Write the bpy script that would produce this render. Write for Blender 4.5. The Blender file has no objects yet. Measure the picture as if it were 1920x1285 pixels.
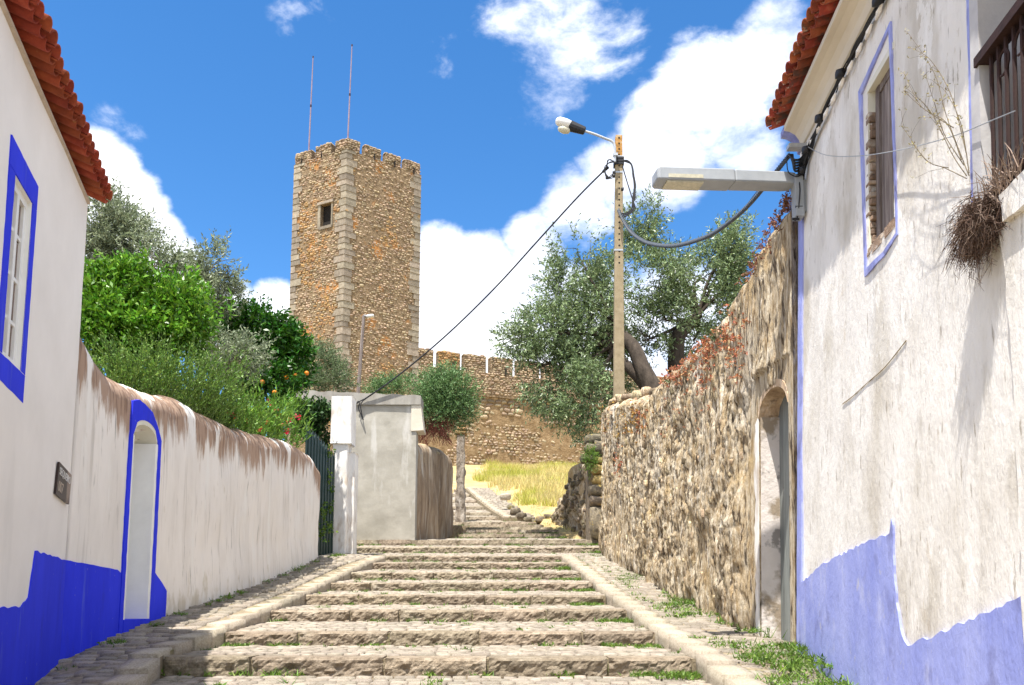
import bpy, math, random
import numpy as np
from mathutils import Vector, Matrix
random.seed(7)
RNG = np.random.default_rng(7)
scene = bpy.context.scene
COL = scene.collection
R = math.radians
# ------------------------------------------------------------------ camera, sky, sun, exposure
EYE = 1.35
FPX, CX, CY, PITCH = 1600.0, 960.0, 933.5, R(7.0)
SP, CP = math.sin(PITCH), math.cos(PITCH)
cam_d = bpy.data.cameras.new('camera'); cam = bpy.data.objects.new('camera', cam_d); COL.objects.link(cam)
cam.location = (0, 0, EYE); cam.rotation_euler = (R(90) + PITCH, 0, 0)
cam_d.sensor_width = 36; cam_d.lens = 36 * FPX / 1920; cam_d.shift_y = (CY - 642.5) / 1920
cam_d.clip_start = .05; cam_d.clip_end = 6000
scene.camera = cam
SUN = Vector((-.150, -.30, .942)).normalized()
SUN_E, SKY_S, EXPO = 3.5, .15, 1.54
sd = bpy.data.lights.new('sun', 'SUN'); sd.energy = SUN_E; sd.angle = R(.53); sd.color = (1, .955, .88)
sun = bpy.data.objects.new('sun', sd); COL.objects.link(sun); sun.location = (-5, -10, 40)
sun.rotation_euler = SUN.to_track_quat('Z', 'Y').to_euler()
vs = scene.view_settings
vs.view_transform = 'Standard'; vs.look = 'None'; vs.gamma = 1; vs.use_curve_mapping = False; vs.exposure = EXPO

def ray(px, py):
    u = (px - CX) / FPX; v = (CY - py) / FPX
    return (u, CP - v * SP, SP + v * CP)
def at(px, py, Y):
    x, y, z = ray(px, py); t = Y / y
    return Vector((x * t, Y, z * t + EYE))

world = bpy.data.worlds.new('World'); scene.world = world; world.use_nodes = True
def build_sky():
    nt = world.node_tree; N = nt.nodes; L = nt.links
    for n in list(N): N.remove(n)
    out = N.new('ShaderNodeOutputWorld'); bg = N.new('ShaderNodeBackground'); L.new(bg.outputs[0], out.inputs[0])
    bg.inputs[1].default_value = SKY_S
    sky = N.new('ShaderNodeTexSky'); sky.sky_type = 'NISHITA'; sky.sun_disc = False
    sky.sun_elevation = math.asin(SUN.z); sky.sun_rotation = math.atan2(SUN.x, SUN.y)
    sky.altitude = 1500; sky.air_density = 1.0; sky.dust_density = .15; sky.ozone_density = 2.2
    hs = N.new('ShaderNodeHueSaturation'); hs.inputs['Saturation'].default_value = 1.28; hs.inputs['Value'].default_value = .60
    L.new(sky.outputs[0], hs.inputs['Color'])
    tc = N.new('ShaderNodeTexCoord')
    nrm = N.new('ShaderNodeVectorMath'); nrm.operation = 'NORMALIZE'; L.new(tc.outputs['Generated'], nrm.inputs[0])
    def math_(op, a, b=None, clamp=False):
        m = N.new('ShaderNodeMath'); m.operation = op; m.use_clamp = clamp
        for i, q in enumerate((a, b)):
            if q is None: continue
            if hasattr(q, 'links'): L.new(q, m.inputs[i])
            else: m.inputs[i].default_value = q
        return m.outputs[0]
    def noise(scale, detail, rough, off=(0, 0, 0), sc=(1, 1, 1.6), dist=0):
        mp = N.new('ShaderNodeMapping'); mp.inputs['Location'].default_value = off; mp.inputs['Scale'].default_value = sc
        L.new(nrm.outputs[0], mp.inputs[0])
        n = N.new('ShaderNodeTexNoise'); n.inputs['Scale'].default_value = scale; n.inputs['Detail'].default_value = detail
        n.inputs['Roughness'].default_value = rough; n.inputs['Distortion'].default_value = dist
        L.new(mp.outputs[0], n.inputs['Vector']); return n.outputs['Fac']
    # cloud masses as soft cones about directions of the sky (px, py, radius px, weight)
    blobs = [(1340, 190, 125, 1), (1450, 110, 110, .95), (1250, 270, 115, .95), (1390, 270, 80, .7), (1150, 335, 80, .8), (1075, 400, 85, .95), (1010, 455, 75, .95), (890, 560, 125, 1.15), (830, 490, 75, 1.0),
             (860, 650, 170, 1.3), (1000, 600, 150, 1.15), (1110, 640, 160, 1.1), (1260, 620, 150, .95), (1000, 50, 120, .54), (1110, 60, 110, .56), (940, 190, 90, .42), (1040, 150, 110, .54), (840, 120, 60, .34),
             (230, 400, 95, 1.25), (180, 330, 90, 1.2), (275, 450, 80, 1.15), (110, 420, 150, 1.2), (330, 520, 85, 1.1), (410, 600, 95, 1.1), (520, 580, 62, 1.1), (560, 640, 95, 1.1), (560, 15, 90, .30), (220, 245, 60, .30)]
    tot = None
    for px, py, r, w in blobs:
        d = Vector(ray(px, py)).normalized(); e = Vector(ray(px + r, py)).normalized()
        c = d.dot(e)
        dp = N.new('ShaderNodeVectorMath'); dp.operation = 'DOT_PRODUCT'; L.new(nrm.outputs[0], dp.inputs[0]); dp.inputs[1].default_value = d
        mr = N.new('ShaderNodeMapRange'); mr.interpolation_type = 'SMOOTHSTEP'
        mr.inputs['From Min'].default_value = 1 - 1.75 * (1 - c); mr.inputs['From Max'].default_value = 1
        mr.inputs['To Min'].default_value = 0; mr.inputs['To Max'].default_value = w
        L.new(dp.outputs['Value'], mr.inputs['Value'])
        tot = mr.outputs[0] if tot is None else math_('MAXIMUM', tot, mr.outputs[0])
    # unseen cloud outside the view, thickened to brighten the fill light
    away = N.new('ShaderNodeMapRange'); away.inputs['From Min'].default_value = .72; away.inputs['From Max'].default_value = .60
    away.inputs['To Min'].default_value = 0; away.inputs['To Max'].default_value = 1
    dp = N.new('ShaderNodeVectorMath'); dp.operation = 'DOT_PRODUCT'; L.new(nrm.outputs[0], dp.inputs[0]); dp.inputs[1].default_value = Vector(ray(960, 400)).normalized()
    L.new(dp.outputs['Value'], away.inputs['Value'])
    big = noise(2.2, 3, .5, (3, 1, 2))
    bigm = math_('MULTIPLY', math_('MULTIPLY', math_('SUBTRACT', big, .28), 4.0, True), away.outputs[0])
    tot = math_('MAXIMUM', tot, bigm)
    n1 = noise(7, 12, .6, (.4, .2, .1), dist=.35); n2 = noise(26, 8, .62, (5, 2, 1), dist=.2)
    nn = math_('ADD', math_('MULTIPLY', math_('SUBTRACT', n1, .5), 1.75), math_('MULTIPLY', math_('SUBTRACT', n2, .5), .8))
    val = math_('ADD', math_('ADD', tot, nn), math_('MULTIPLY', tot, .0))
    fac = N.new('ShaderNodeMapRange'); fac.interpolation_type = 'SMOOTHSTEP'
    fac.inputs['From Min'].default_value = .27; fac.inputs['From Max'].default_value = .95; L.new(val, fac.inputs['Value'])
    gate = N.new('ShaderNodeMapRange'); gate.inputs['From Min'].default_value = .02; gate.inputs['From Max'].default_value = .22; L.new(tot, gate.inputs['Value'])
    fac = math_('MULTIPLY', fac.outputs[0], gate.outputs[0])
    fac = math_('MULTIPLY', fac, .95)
    # light and grey parts of the clouds
    sh = noise(5, 8, .6, (8, 3, 4), dist=.3)
    cr = N.new('ShaderNodeValToRGB'); cr.color_ramp.elements[0].position = .40; cr.color_ramp.elements[1].position = .64
    k = 4.5
    cr.color_ramp.elements[0].color = (.62, .66, .78, 1); cr.color_ramp.elements[1].color = (1, 1, 1, 1)
    L.new(sh, cr.inputs[0])
    cm = N.new('ShaderNodeVectorMath'); cm.operation = 'SCALE'; cm.inputs['Scale'].default_value = k; L.new(cr.outputs[0], cm.inputs[0])
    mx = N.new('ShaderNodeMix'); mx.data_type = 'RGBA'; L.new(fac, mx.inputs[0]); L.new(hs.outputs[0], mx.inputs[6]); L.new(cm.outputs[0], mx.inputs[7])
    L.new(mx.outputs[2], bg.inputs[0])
build_sky()

# ------------------------------------------------------------------ numeric helpers
def h3(ix, iy, iz, s=0):
    n = (ix.astype(np.int64) * 374761393 + iy.astype(np.int64) * 668265263 + iz.astype(np.int64) * 2147483647 + s * 1274126177) & 0xffffffff
    n = ((n ^ (n >> 13)) * 1274126177) & 0xffffffff
    n = ((n ^ (n >> 16)) * 2246822519) & 0xffffffff
    return ((n ^ (n >> 15)) & 0xffffff) / float(0xffffff)
def vn(p, s=0):
    p = np.asarray(p, float); i = np.floor(p); f = p - i; f = f * f * (3 - 2 * f); i = i.astype(np.int64)
    r = 0
    for dx in (0, 1):
        for dy in (0, 1):
            for dz in (0, 1):
                w = (f[:, 0] if dx else 1 - f[:, 0]) * (f[:, 1] if dy else 1 - f[:, 1]) * (f[:, 2] if dz else 1 - f[:, 2])
                r = r + w * h3(i[:, 0] + dx, i[:, 1] + dy, i[:, 2] + dz, s)
    return r
def fbm(p, o=4, s=0, g=.5):
    p = np.asarray(p, float); a, t, r = 1., 0., 0.
    for k in range(o):
        r = r + a * vn(p * 2.03 ** k, s + k); t += a; a *= g
    return r / t                       # 0..1
def interp(tab):
    xs = [t[0] for t in tab]; ys = [t[1] for t in tab]
    return lambda x: np.interp(x, xs, ys)
def smooth(P, n=8):
    P = [Vector(p) for p in P]; out = []
    for i in range(len(P) - 1):
        a, b, c, d = P[max(i - 1, 0)], P[i], P[i + 1], P[min(i + 2, len(P) - 1)]
        for k in range(n):
            t = k / n
            out.append(.5 * ((2 * b) + (c - a) * t + (2 * a - 5 * b + 4 * c - d) * t * t + (3 * b - a - 3 * c + d) * t ** 3))
    out.append(P[-1]); return out

# ------------------------------------------------------------------ mesh helpers
def np_mesh(name, V, F, mats, smooth_=False, uv=None):
    V = np.asarray(V, np.float32); me = bpy.data.meshes.new(name)
    if isinstance(F, np.ndarray):
        k = F.shape[1]; n = len(F)
        me.vertices.add(len(V)); me.vertices.foreach_set('co', V.ravel())
        me.loops.add(n * k); me.loops.foreach_set('vertex_index', F.astype(np.int32).ravel())
        me.polygons.add(n); me.polygons.foreach_set('loop_start', np.arange(0, n * k, k, dtype=np.int32))
        try: me.polygons.foreach_set('loop_total', np.full(n, k, np.int32))
        except Exception: pass
        me.update(calc_edges=True)
    else:
        me.from_pydata(V.tolist(), [], F)
    if uv is not None:
        lay = me.uv_layers.new(name='UVMap'); li = np.zeros(len(me.loops), np.int32); me.loops.foreach_get('vertex_index', li)
        lay.data.foreach_set('uv', np.asarray(uv, np.float32)[li].ravel())
    for m in (mats if isinstance(mats, (list, tuple)) else [mats]): me.materials.append(m)
    if smooth_: me.polygons.foreach_set('use_smooth', np.ones(len(me.polygons), bool))
    me.validate(); return me
def wloc(o):
    l = Vector(o.location)
    while o.parent: o = o.parent; l += o.location
    return l
def obj(name, VF, mat, parent=None, origin=None, smooth_=False, uv=None, kind=None, label=None):
    V, F = VF; V = np.array([tuple(v) for v in V], float) if not isinstance(V, np.ndarray) else V
    if origin is None:
        lo, hi = V.min(0), V.max(0); origin = Vector(((lo[0] + hi[0]) / 2, (lo[1] + hi[1]) / 2, lo[2]))
    origin = Vector(origin)
    o = bpy.data.objects.new(name, np_mesh(name, V - np.array(origin), F, mat, smooth_, uv)); COL.objects.link(o)
    if parent: o.parent = parent; o.location = origin - wloc(parent)
    else: o.location = origin
    if kind: o['kind'] = kind
    if label: o['label'] = label
    return o
def tag(o, label, cat, group=None):
    o['label'] = label; o['category'] = cat
    if group: o['group'] = group
    return o
def thing(name, loc, label, cat, group=None):
    o = bpy.data.objects.new(name, None); COL.objects.link(o); o.location = loc; o.empty_display_size = .2
    return tag(o, label, cat, group)
class MB:
    def __init__(s): s.V = []; s.F = []
    def add(s, V, F):
        b = len(s.V); s.V += [tuple(v) for v in V]; s.F += [tuple(i + b for i in f) for f in F]; return s
    def hexa(s, P):                     # 4 bottom ccw, 4 top ccw
        return s.add(P, [(3, 2, 1, 0), (4, 5, 6, 7), (0, 1, 5, 4), (1, 2, 6, 5), (2, 3, 7, 6), (3, 0, 4, 7)])
    def box(s, lo, hi):
        x0, y0, z0 = lo; x1, y1, z1 = hi
        return s.hexa([(x0, y0, z0), (x1, y0, z0), (x1, y1, z0), (x0, y1, z0), (x0, y0, z1), (x1, y0, z1), (x1, y1, z1), (x0, y1, z1)])
    def tube(s, P, r, n=6, cap=True):
        P = [Vector(p) for p in P]; m = len(P); rs = r if isinstance(r, (list, tuple)) else [r] * m
        b = len(s.V); side = None
        for i, p in enumerate(P):
            t = (P[min(i + 1, m - 1)] - P[max(i - 1, 0)]).normalized()
            if side is None: side = t.orthogonal().normalized()
            side = (side - t * side.dot(t)).normalized(); up = t.cross(side)
            for k in range(n):
                a = 2 * math.pi * k / n; s.V.append(tuple(p + (side * math.cos(a) + up * math.sin(a)) * rs[i]))
        for i in range(m - 1):
            for k in range(n):
                k2 = (k + 1) % n; s.F.append((b + i * n + k, b + i * n + k2, b + (i + 1) * n + k2, b + (i + 1) * n + k))
        if cap: s.F.append(tuple(b + k for k in range(n))[::-1]); s.F.append(tuple(b + (m - 1) * n + k for k in range(n)))
        return s
    def prism(s, poly, fn, d0, d1):     # poly of (a,b), fn(a,b,depth) -> point
        n = len(poly); V = [fn(a, b, d0) for a, b in poly] + [fn(a, b, d1) for a, b in poly]
        return s.add(V, [tuple(range(n))[::-1], tuple(range(n, 2 * n))] + [(i, (i + 1) % n, n + (i + 1) % n, n + i) for i in range(n)])
    def __iter__(s): return iter((s.V, s.F))
def grid(V3):                            # (nu, nv, 3) -> verts, quads
    nu, nv = V3.shape[:2]; i = np.arange(nu * nv).reshape(nu, nv)
    return V3.reshape(-1, 3), np.stack([i[:-1, :-1], i[1:, :-1], i[1:, 1:], i[:-1, 1:]], -1).reshape(-1, 4)
def bevel(o, w=.01, seg=2):
    m = o.modifiers.new('bevel', 'BEVEL'); m.width = w; m.segments = seg; m.limit_method = 'ANGLE'; return o

# rough stones: a subdivided cube pulled towards a rounded, chipped block; shared by every small piece
def stone_base(seed, rnd=.55, amp=.14, n=3):
    t = np.linspace(-1, 1, n + 1); idx = {}; V = []; F = []
    def vid(p):
        k = tuple(np.round(p, 5))
        if k not in idx: idx[k] = len(V); V.append(p)
        return idx[k]
    for ax in range(3):
        for sg in (-1, 1):
            for i in range(n):
                for j in range(n):
                    q = []
                    for a, b in ((0, 0), (1, 0), (1, 1), (0, 1)):
                        p = np.zeros(3); p[ax] = sg; p[(ax + 1) % 3] = t[i + a]; p[(ax + 2) % 3] = t[j + b]; q.append(vid(p))
                    F.append(q if sg > 0 else q[::-1])
    V = np.array(V); sph = V / np.linalg.norm(V, axis=1, keepdims=True) * 1.18
    V = V * (1 - rnd) + sph * rnd
    V += (np.stack([vn(V * 1.3 + seed * 7.1, seed), vn(V * 1.3 + 31 + seed * 3.3, seed + 5), vn(V * 1.3 + 77 + seed, seed + 9)], -1) - .5) * 2 * amp
    V /= np.abs(V).max(0) * 2
    return V, np.array(F)
ROUND = [stone_base(s, .5, .16, 2) for s in range(10)]
RUGGED = [stone_base(20 + s, .5, .24, 3) for s in range(10)]
BLOCK = [stone_base(40 + s, .13, .09, 3) for s in range(10)]
SHARD = [stone_base(80 + s, .22, .34, 3) for s in range(10)]
SLAB = [stone_base(60 + s, .05, .035, 3) for s in range(10)]
SHARED = {}
def pieces(name, T, mat, parent, variants, vkey, cap=300, smooth_=False, stuff_name=None):
    """T: list of 4x4 matrices. The pieces that show largest become parts, the rest one joined part."""
    if not T: return
    def show(M):
        p = M.translation; d = (p - cam.location).length
        s = sorted([M.col[0].length, M.col[1].length, M.col[2].length]); return s[2] * s[1] / (d * d)
    T = sorted(T, key=show, reverse=True); pw = wloc(parent)
    for k, M in enumerate(T[:cap]):
        key = (vkey, k % len(variants), mat.name)
        if key not in SHARED:
            V, F = variants[k % len(variants)]; SHARED[key] = np_mesh(name, V, F, mat, smooth_)
        o = bpy.data.objects.new(name, SHARED[key]); COL.objects.link(o); o.parent = parent
        o.matrix_local = Matrix.Translation(-pw) @ M
    rest = T[cap:]
    if rest:
        Vs, Fs, b = [], [], 0
        for k, M in enumerate(rest):
            V, F = variants[k % len(variants)]; A = np.array(M)
            Vs.append(V @ A[:3, :3].T + A[:3, 3]); Fs.append(F + b); b += len(V)
        obj(stuff_name or name, (np.concatenate(Vs), np.concatenate(Fs)), mat, parent, smooth_=smooth_, kind='stuff')
def mtx(c, ax, ay, az):
    M = Matrix.Identity(4)
    for i, a in enumerate((ax, ay, az)): M.col[i][:3] = a
    M.col[3][:3] = c; return M

# ------------------------------------------------------------------ materials
def mat(name, stops, scale=3, stretch=(1, 1, 1), detail=8, nrough=.62, rough=.9, bump=.3, bscale=None, bdist=.02, rand=0, stains=(), hue=0, translucent=0, spec=.3, coord='Object', voro=None, metal=0, coat=0):
    m = bpy.data.materials.new(name); m.use_nodes = True; nt = m.node_tree; N, L = nt.nodes, nt.links
    b = N['Principled BSDF']; b.inputs['Roughness'].default_value = rough; b.inputs['Specular IOR Level'].default_value = spec; b.inputs['Metallic'].default_value = metal
    tc = N.new('ShaderNodeTexCoord'); vec = tc.outputs[coord]
    oi = geo = rnd = None
    def mth(op, a, c=None, cl=False):
        q = N.new('ShaderNodeMath'); q.operation = op; q.use_clamp = cl
        for i, x in enumerate((a, c)):
            if x is None: continue
            if hasattr(x, 'links'): L.new(x, q.inputs[i])
            else: q.inputs[i].default_value = x
        return q.outputs[0]
    if rand or hue:
        oi = N.new('ShaderNodeObjectInfo'); geo = N.new('ShaderNodeNewGeometry')
        rnd = mth('FRACT', mth('ADD', mth('MULTIPLY', oi.outputs['Random'], 7.31), geo.outputs['Random Per Island']))
        va = N.new('ShaderNodeVectorMath'); va.operation = 'ADD'; L.new(vec, va.inputs[0])
        cb = N.new('ShaderNodeCombineXYZ'); sc = mth('MULTIPLY', rnd, 60.)
        L.new(sc, cb.inputs[0]); L.new(sc, cb.inputs[1]); L.new(cb.outputs[0], va.inputs[1]); vec = va.outputs[0]
    def nz(scale, stretch=(1, 1, 1), detail=8, rgh=.62, off=0):
        mp = N.new('ShaderNodeMapping'); mp.inputs['Scale'].default_value = stretch; mp.inputs['Location'].default_value = (off, off * .7, off * .3); L.new(vec, mp.inputs[0])
        n = N.new('ShaderNodeTexNoise'); n.inputs['Scale'].default_value = scale; n.inputs['Detail'].default_value = detail; n.inputs['Roughness'].default_value = rgh
        L.new(mp.outputs[0], n.inputs['Vector']); return n.outputs['Fac']
    n0 = nz(scale, stretch, detail, nrough)
    cr = N.new('ShaderNodeValToRGB'); e = cr.color_ramp.elements
    while len(e) < len(stops): e.new(.5)
    for i, (p, c) in enumerate(stops): e[i].position = p; e[i].color = (*c, 1)
    L.new(n0, cr.inputs[0]); col = cr.outputs[0]
    for k, s in enumerate(stains):
        f = nz(s.get('scale', 1), s.get('stretch', (1, 1, 1)), s.get('detail', 7), s.get('rough', .6), 3.7 + 5.1 * k)
        if 'uv' in s:                     # (a, b, amp): amp at v=a fading to 0 at v=b
            a, bb, amp = s['uv']; uvn = N.new('ShaderNodeUVMap'); sx = N.new('ShaderNodeSeparateXYZ'); L.new(uvn.outputs[0], sx.inputs[0])
            mr = N.new('ShaderNodeMapRange'); mr.inputs[1].default_value = a; mr.inputs[2].default_value = bb; mr.inputs[3].default_value = amp; mr.inputs[4].default_value = 0
            L.new(sx.outputs[1], mr.inputs[0]); f = mth('ADD', f, mr.outputs[0])
        if 'uvx' in s:
            a, bb, amp = s['uvx']; uvn = N.new('ShaderNodeUVMap'); sx = N.new('ShaderNodeSeparateXYZ'); L.new(uvn.outputs[0], sx.inputs[0])
            mr = N.new('ShaderNodeMapRange'); mr.inputs[1].default_value = a; mr.inputs[2].default_value = bb; mr.inputs[3].default_value = amp; mr.inputs[4].default_value = 0
            L.new(sx.outputs[0], mr.inputs[0]); f = mth('ADD', f, mr.outputs[0])
        if 'zz' in s:                     # object height
            a, bb, amp = s['zz']; sx = N.new('ShaderNodeSeparateXYZ'); L.new(tc.outputs['Object'], sx.inputs[0])
            mr = N.new('ShaderNodeMapRange'); mr.inputs[1].default_value = a; mr.inputs[2].default_value = bb; mr.inputs[3].default_value = amp; mr.inputs[4].default_value = 0
            L.new(sx.outputs[2], mr.inputs[0]); f = mth('ADD', f, mr.outputs[0])
        mr = N.new('ShaderNodeMapRange'); mr.inputs[1].default_value = s.get('lo', .5); mr.inputs[2].default_value = s.get('hi', .6); mr.inputs[4].default_value = s.get('amt', 1); L.new(f, mr.inputs[0])
        mx = N.new('ShaderNodeMix'); mx.data_type = 'RGBA'; L.new(mr.outputs[0], mx.inputs[0]); L.new(col, mx.inputs[6]); mx.inputs[7].default_value = (*s['col'], 1); col = mx.outputs[2]
    if rand or hue:
        hs = N.new('ShaderNodeHueSaturation'); L.new(col, hs.inputs['Color'])
        mr = N.new('ShaderNodeMapRange'); mr.inputs[3].default_value = 1 - rand; mr.inputs[4].default_value = 1 + rand; L.new(rnd, mr.inputs[0]); L.new(mr.outputs[0], hs.inputs['Value'])
        if hue:
            r2 = mth('FRACT', mth('MULTIPLY', rnd, 17.7)); mr = N.new('ShaderNodeMapRange'); mr.inputs[3].default_value = .5 - hue; mr.inputs[4].default_value = .5 + hue; L.new(r2, mr.inputs[0]); L.new(mr.outputs[0], hs.inputs['Hue'])
        col = hs.outputs[0]
    L.new(col, b.inputs['Base Color'])
    if bump:
        hgt = nz(bscale or scale * 3, stretch, 9, .65, 9)
        if voro:
            mp = N.new('ShaderNodeMapping'); mp.inputs['Scale'].default_value = stretch; L.new(vec, mp.inputs[0])
            v = N.new('ShaderNodeTexVoronoi'); v.inputs['Scale'].default_value = voro; L.new(mp.outputs[0], v.inputs['Vector'])
            hgt = mth('ADD', hgt, mth('MULTIPLY', v.outputs['Distance'], -.8))
        bp = N.new('ShaderNodeBump'); bp.inputs['Strength'].default_value = bump; bp.inputs['Distance'].default_value = bdist; L.new(hgt, bp.inputs['Height']); L.new(bp.outputs[0], b.inputs['Normal'])
    if translucent:
        tr = N.new('ShaderNodeBsdfTranslucent'); L.new(col, tr.inputs[0]); ms = N.new('ShaderNodeMixShader'); ms.inputs[0].default_value = translucent
        L.new(b.outputs[0], ms.inputs[1]); L.new(tr.outputs[0], ms.inputs[2]); L.new(ms.outputs[0], N['Material Output'].inputs[0])
    return m
G = lambda g: (g, g, g)
WHITE = (.78, .76, .72)
m_plaster_l = mat('lime_plaster', [(.3, (.78, .74, .69)), (.7, (.85, .81, .76))], 2.2, bump=.12, bscale=14, bdist=.01,
    stains=[dict(col=(.60, .57, .53), scale=2.2, stretch=(1, 1, .22), lo=.62, hi=.80, amt=.4), dict(col=(.5, .46, .40), scale=34, lo=.73, hi=.76, amt=.3)])
m_plaster_g = mat('weathered_limewash', [(.3, (.70, .655, .60)), (.6, (.81, .765, .71))], 2.5, stretch=(1, 1, .35), bump=.35, bscale=12, bdist=.02,
    stains=[dict(col=(.46, .42, .37), scale=5, stretch=(1, 2.0, .16), lo=.55, hi=.72, amt=.6),
            dict(col=(.20, .18, .16), scale=16, stretch=(1, 1.4, .10), lo=.62, hi=.70, amt=.7),
            dict(col=(.34, .215, .14), scale=4.5, stretch=(1, 1.1, .15), detail=10, rough=.7, uv=(.05, 1.0, .50), lo=.69, hi=.78, amt=.9),
            dict(col=(.20, .125, .085), scale=15, stretch=(1, 1.6, .10), uv=(.02, .9, .34), lo=.71, hi=.79, amt=.8),
            dict(col=(.80, .77, .72), scale=2.6, stretch=(1, 1.3, .2), uv=(0, .55, .10), lo=.585, hi=.63, amt=.95),
            dict(col=(.50, .43, .30), scale=6, stretch=(1, 1, .5), uv=(2.5, 1.9, .28), lo=.66, hi=.8, amt=.6)])
m_plaster_p = mat('flaking_limewash', [(.3, (.68, .65, .61)), (.6, (.80, .78, .74))], 2.5, stretch=(1, 1, .4), bump=.35, bscale=12, bdist=.02,
    stains=[dict(col=(.40, .31, .22), scale=5, stretch=(1, 1, .35), lo=.52, hi=.66, amt=.7), dict(col=(.24, .19, .15), scale=14, stretch=(1, 1, .2), lo=.64, hi=.70, amt=.6)])
m_plaster_r = mat('peeling_plaster', [(.3, (.64, .60, .54)), (.5, (.76, .73, .685)), (.72, (.85, .825, .785))], 2.2, stretch=(1, 1, .5), bump=.5, bscale=22, bdist=.02,
    stains=[dict(col=(.52, .475, .40), scale=1.5, stretch=(1, 1, .45), lo=.50, hi=.62, amt=.8),
            dict(col=(.44, .40, .34), scale=7, stretch=(1, 1, .3), lo=.58, hi=.72, amt=.55),
            dict(col=(.30, .255, .20), scale=22, stretch=(1, 1, .22), lo=.62, hi=.68, amt=.75),
            dict(col=(.62, .61, .60), scale=3, stretch=(1, 1, .10), lo=.60, hi=.7, amt=.5), dict(col=(.50, .43, .34), scale=3.5, stretch=(1, 1, .4), detail=10, rough=.75, lo=.60, hi=.625, amt=.5), dict(col=(.88, .86, .82), scale=2.6, stretch=(1, 1, .5), detail=10, rough=.72, lo=.585, hi=.60, amt=.6)])
m_blue_l = mat('cobalt_limewash', [(.3, (.014, .026, .66)), (.7, (.024, .042, .80))], 4, stretch=(1, 1, .3), bump=.15, bscale=16, bdist=.01, rough=.8,
    stains=[dict(col=(.13, .18, .62), scale=9, stretch=(1, 1, .12), lo=.62, hi=.76, amt=.5), dict(col=(.30, .30, .52), scale=26, stretch=(1, 1, .5), lo=.68, hi=.73, amt=.6), dict(col=(.025, .03, .36), scale=3, stretch=(1, 1, .3), lo=.60, hi=.74, amt=.5)])
m_blue_r = mat('faded_blue_limewash', [(.3, (.24, .28, .64)), (.7, (.36, .40, .74))], 3, stretch=(1, 1, .5), bump=.4, bscale=20, bdist=.02,
    stains=[dict(col=(.46, .49, .74), scale=5, stretch=(1, 1, .5), lo=.54, hi=.68, amt=.7), dict(col=(.12, .12, .26), scale=3.2, stretch=(1, 1, .6), lo=.57, hi=.70, amt=.65, zz=(0, 1.1, .12)), dict(col=(.50, .48, .46), scale=6, stretch=(1, 1, .5), detail=10, rough=.75, lo=.62, hi=.66, amt=.6), dict(col=(.6, .58, .55), scale=30, lo=.69, hi=.73, amt=.6)])
m_white_trim = mat('white_paint', [(.3, (.74, .74, .72)), (.7, (.82, .82, .80))], 6, bump=.1, bscale=30, bdist=.005, rough=.6)
m_tile = mat('terracotta', [(.3, (.19, .032, .014)), (.55, (.29, .055, .024)), (.75, (.38, .095, .042))], 9, rough=.8, bump=.2, bscale=40, bdist=.006, rand=.16, hue=.008,
    stains=[dict(col=(.55, .33, .12), scale=7, lo=.66, hi=.74, amt=.6), dict(col=(.12, .06, .035), scale=9, lo=.64, hi=.74, amt=.6)])
m_tile_r = mat('old_terracotta', [(.3, (.15, .04, .022)), (.55, (.30, .065, .03)), (.75, (.40, .14, .075))], 9, rough=.85, bump=.35, bscale=40, bdist=.006, rand=.35, hue=.012,
    stains=[dict(col=(.50, .42, .30), scale=9, lo=.60, hi=.66, amt=.7), dict(col=(.06, .05, .042), scale=8, lo=.54, hi=.64, amt=.75)])
m_mortar = mat('tile_mortar', [(.3, (.42, .34, .27)), (.7, (.56, .47, .38))], 10, bump=.4, bscale=40)
m_granite = mat('rough_granite', [(.28, (.13, .10, .068)), (.5, (.255, .205, .145)), (.72, (.41, .345, .26))], 16, nrough=.75, bump=1, bscale=26, bdist=.03, rand=.16, hue=.008,
    stains=[dict(col=(.11, .085, .055), scale=9, lo=.57, hi=.70, amt=.7), dict(col=(.48, .43, .34), scale=3, lo=.56, hi=.70, amt=.5)])
m_cobble = mat('worn_cobble', [(.28, (.17, .14, .105)), (.5, (.29, .25, .20)), (.72, (.40, .355, .295))], 12, bump=.6, bscale=50, bdist=.012, rand=.2, hue=.01,
    stains=[dict(col=(.27, .23, .17), scale=7, lo=.60, hi=.70, amt=.6)])
m_kerb = mat('pale_kerb_stone', [(.28, (.24, .195, .14)), (.5, (.40, .345, .265)), (.72, (.53, .47, .375))], 14, nrough=.72, bump=.9, bscale=40, bdist=.012, rand=.12, hue=.008,
    stains=[dict(col=(.34, .26, .17), scale=5, lo=.60, hi=.70, amt=.6)])
m_dirt = mat('joint_earth', [(.3, (.15, .115, .075)), (.5, (.25, .20, .13)), (.7, (.36, .30, .21))], 14, bump=.8, bscale=50, bdist=.02,
    stains=[dict(col=(.12, .15, .035), scale=6, lo=.56, hi=.68, amt=.6)])
m_soil = mat('garden_soil', [(.3, (.10, .075, .045)), (.7, (.2, .16, .10))], 5, bump=.5)
m_hill = mat('dry_hillside', [(.3, (.24, .175, .085)), (.5, (.38, .285, .13)), (.7, (.50, .40, .20))], 1.6, nrough=.72, bump=.8, bscale=10, bdist=.05,
    stains=[dict(col=(.40, .32, .20), scale=.6, lo=.55, hi=.66, amt=.8), dict(col=(.20, .22, .05), scale=1.1, lo=.58, hi=.7, amt=.5)])
TOWER_ST = [dict(col=(.50, .21, .045), scale=1.3, lo=.60, hi=.68, amt=.75)]
m_rubble = mat('castle_rubble', [(.28, (.15, .105, .065)), (.5, (.32, .24, .155)), (.72, (.48, .395, .29))], 7, bump=.9, bscale=14, bdist=.05, rand=.38, hue=.018, stains=[dict(col=(.15, .11, .075), scale=6, lo=.60, hi=.70, amt=.6)])
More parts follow.
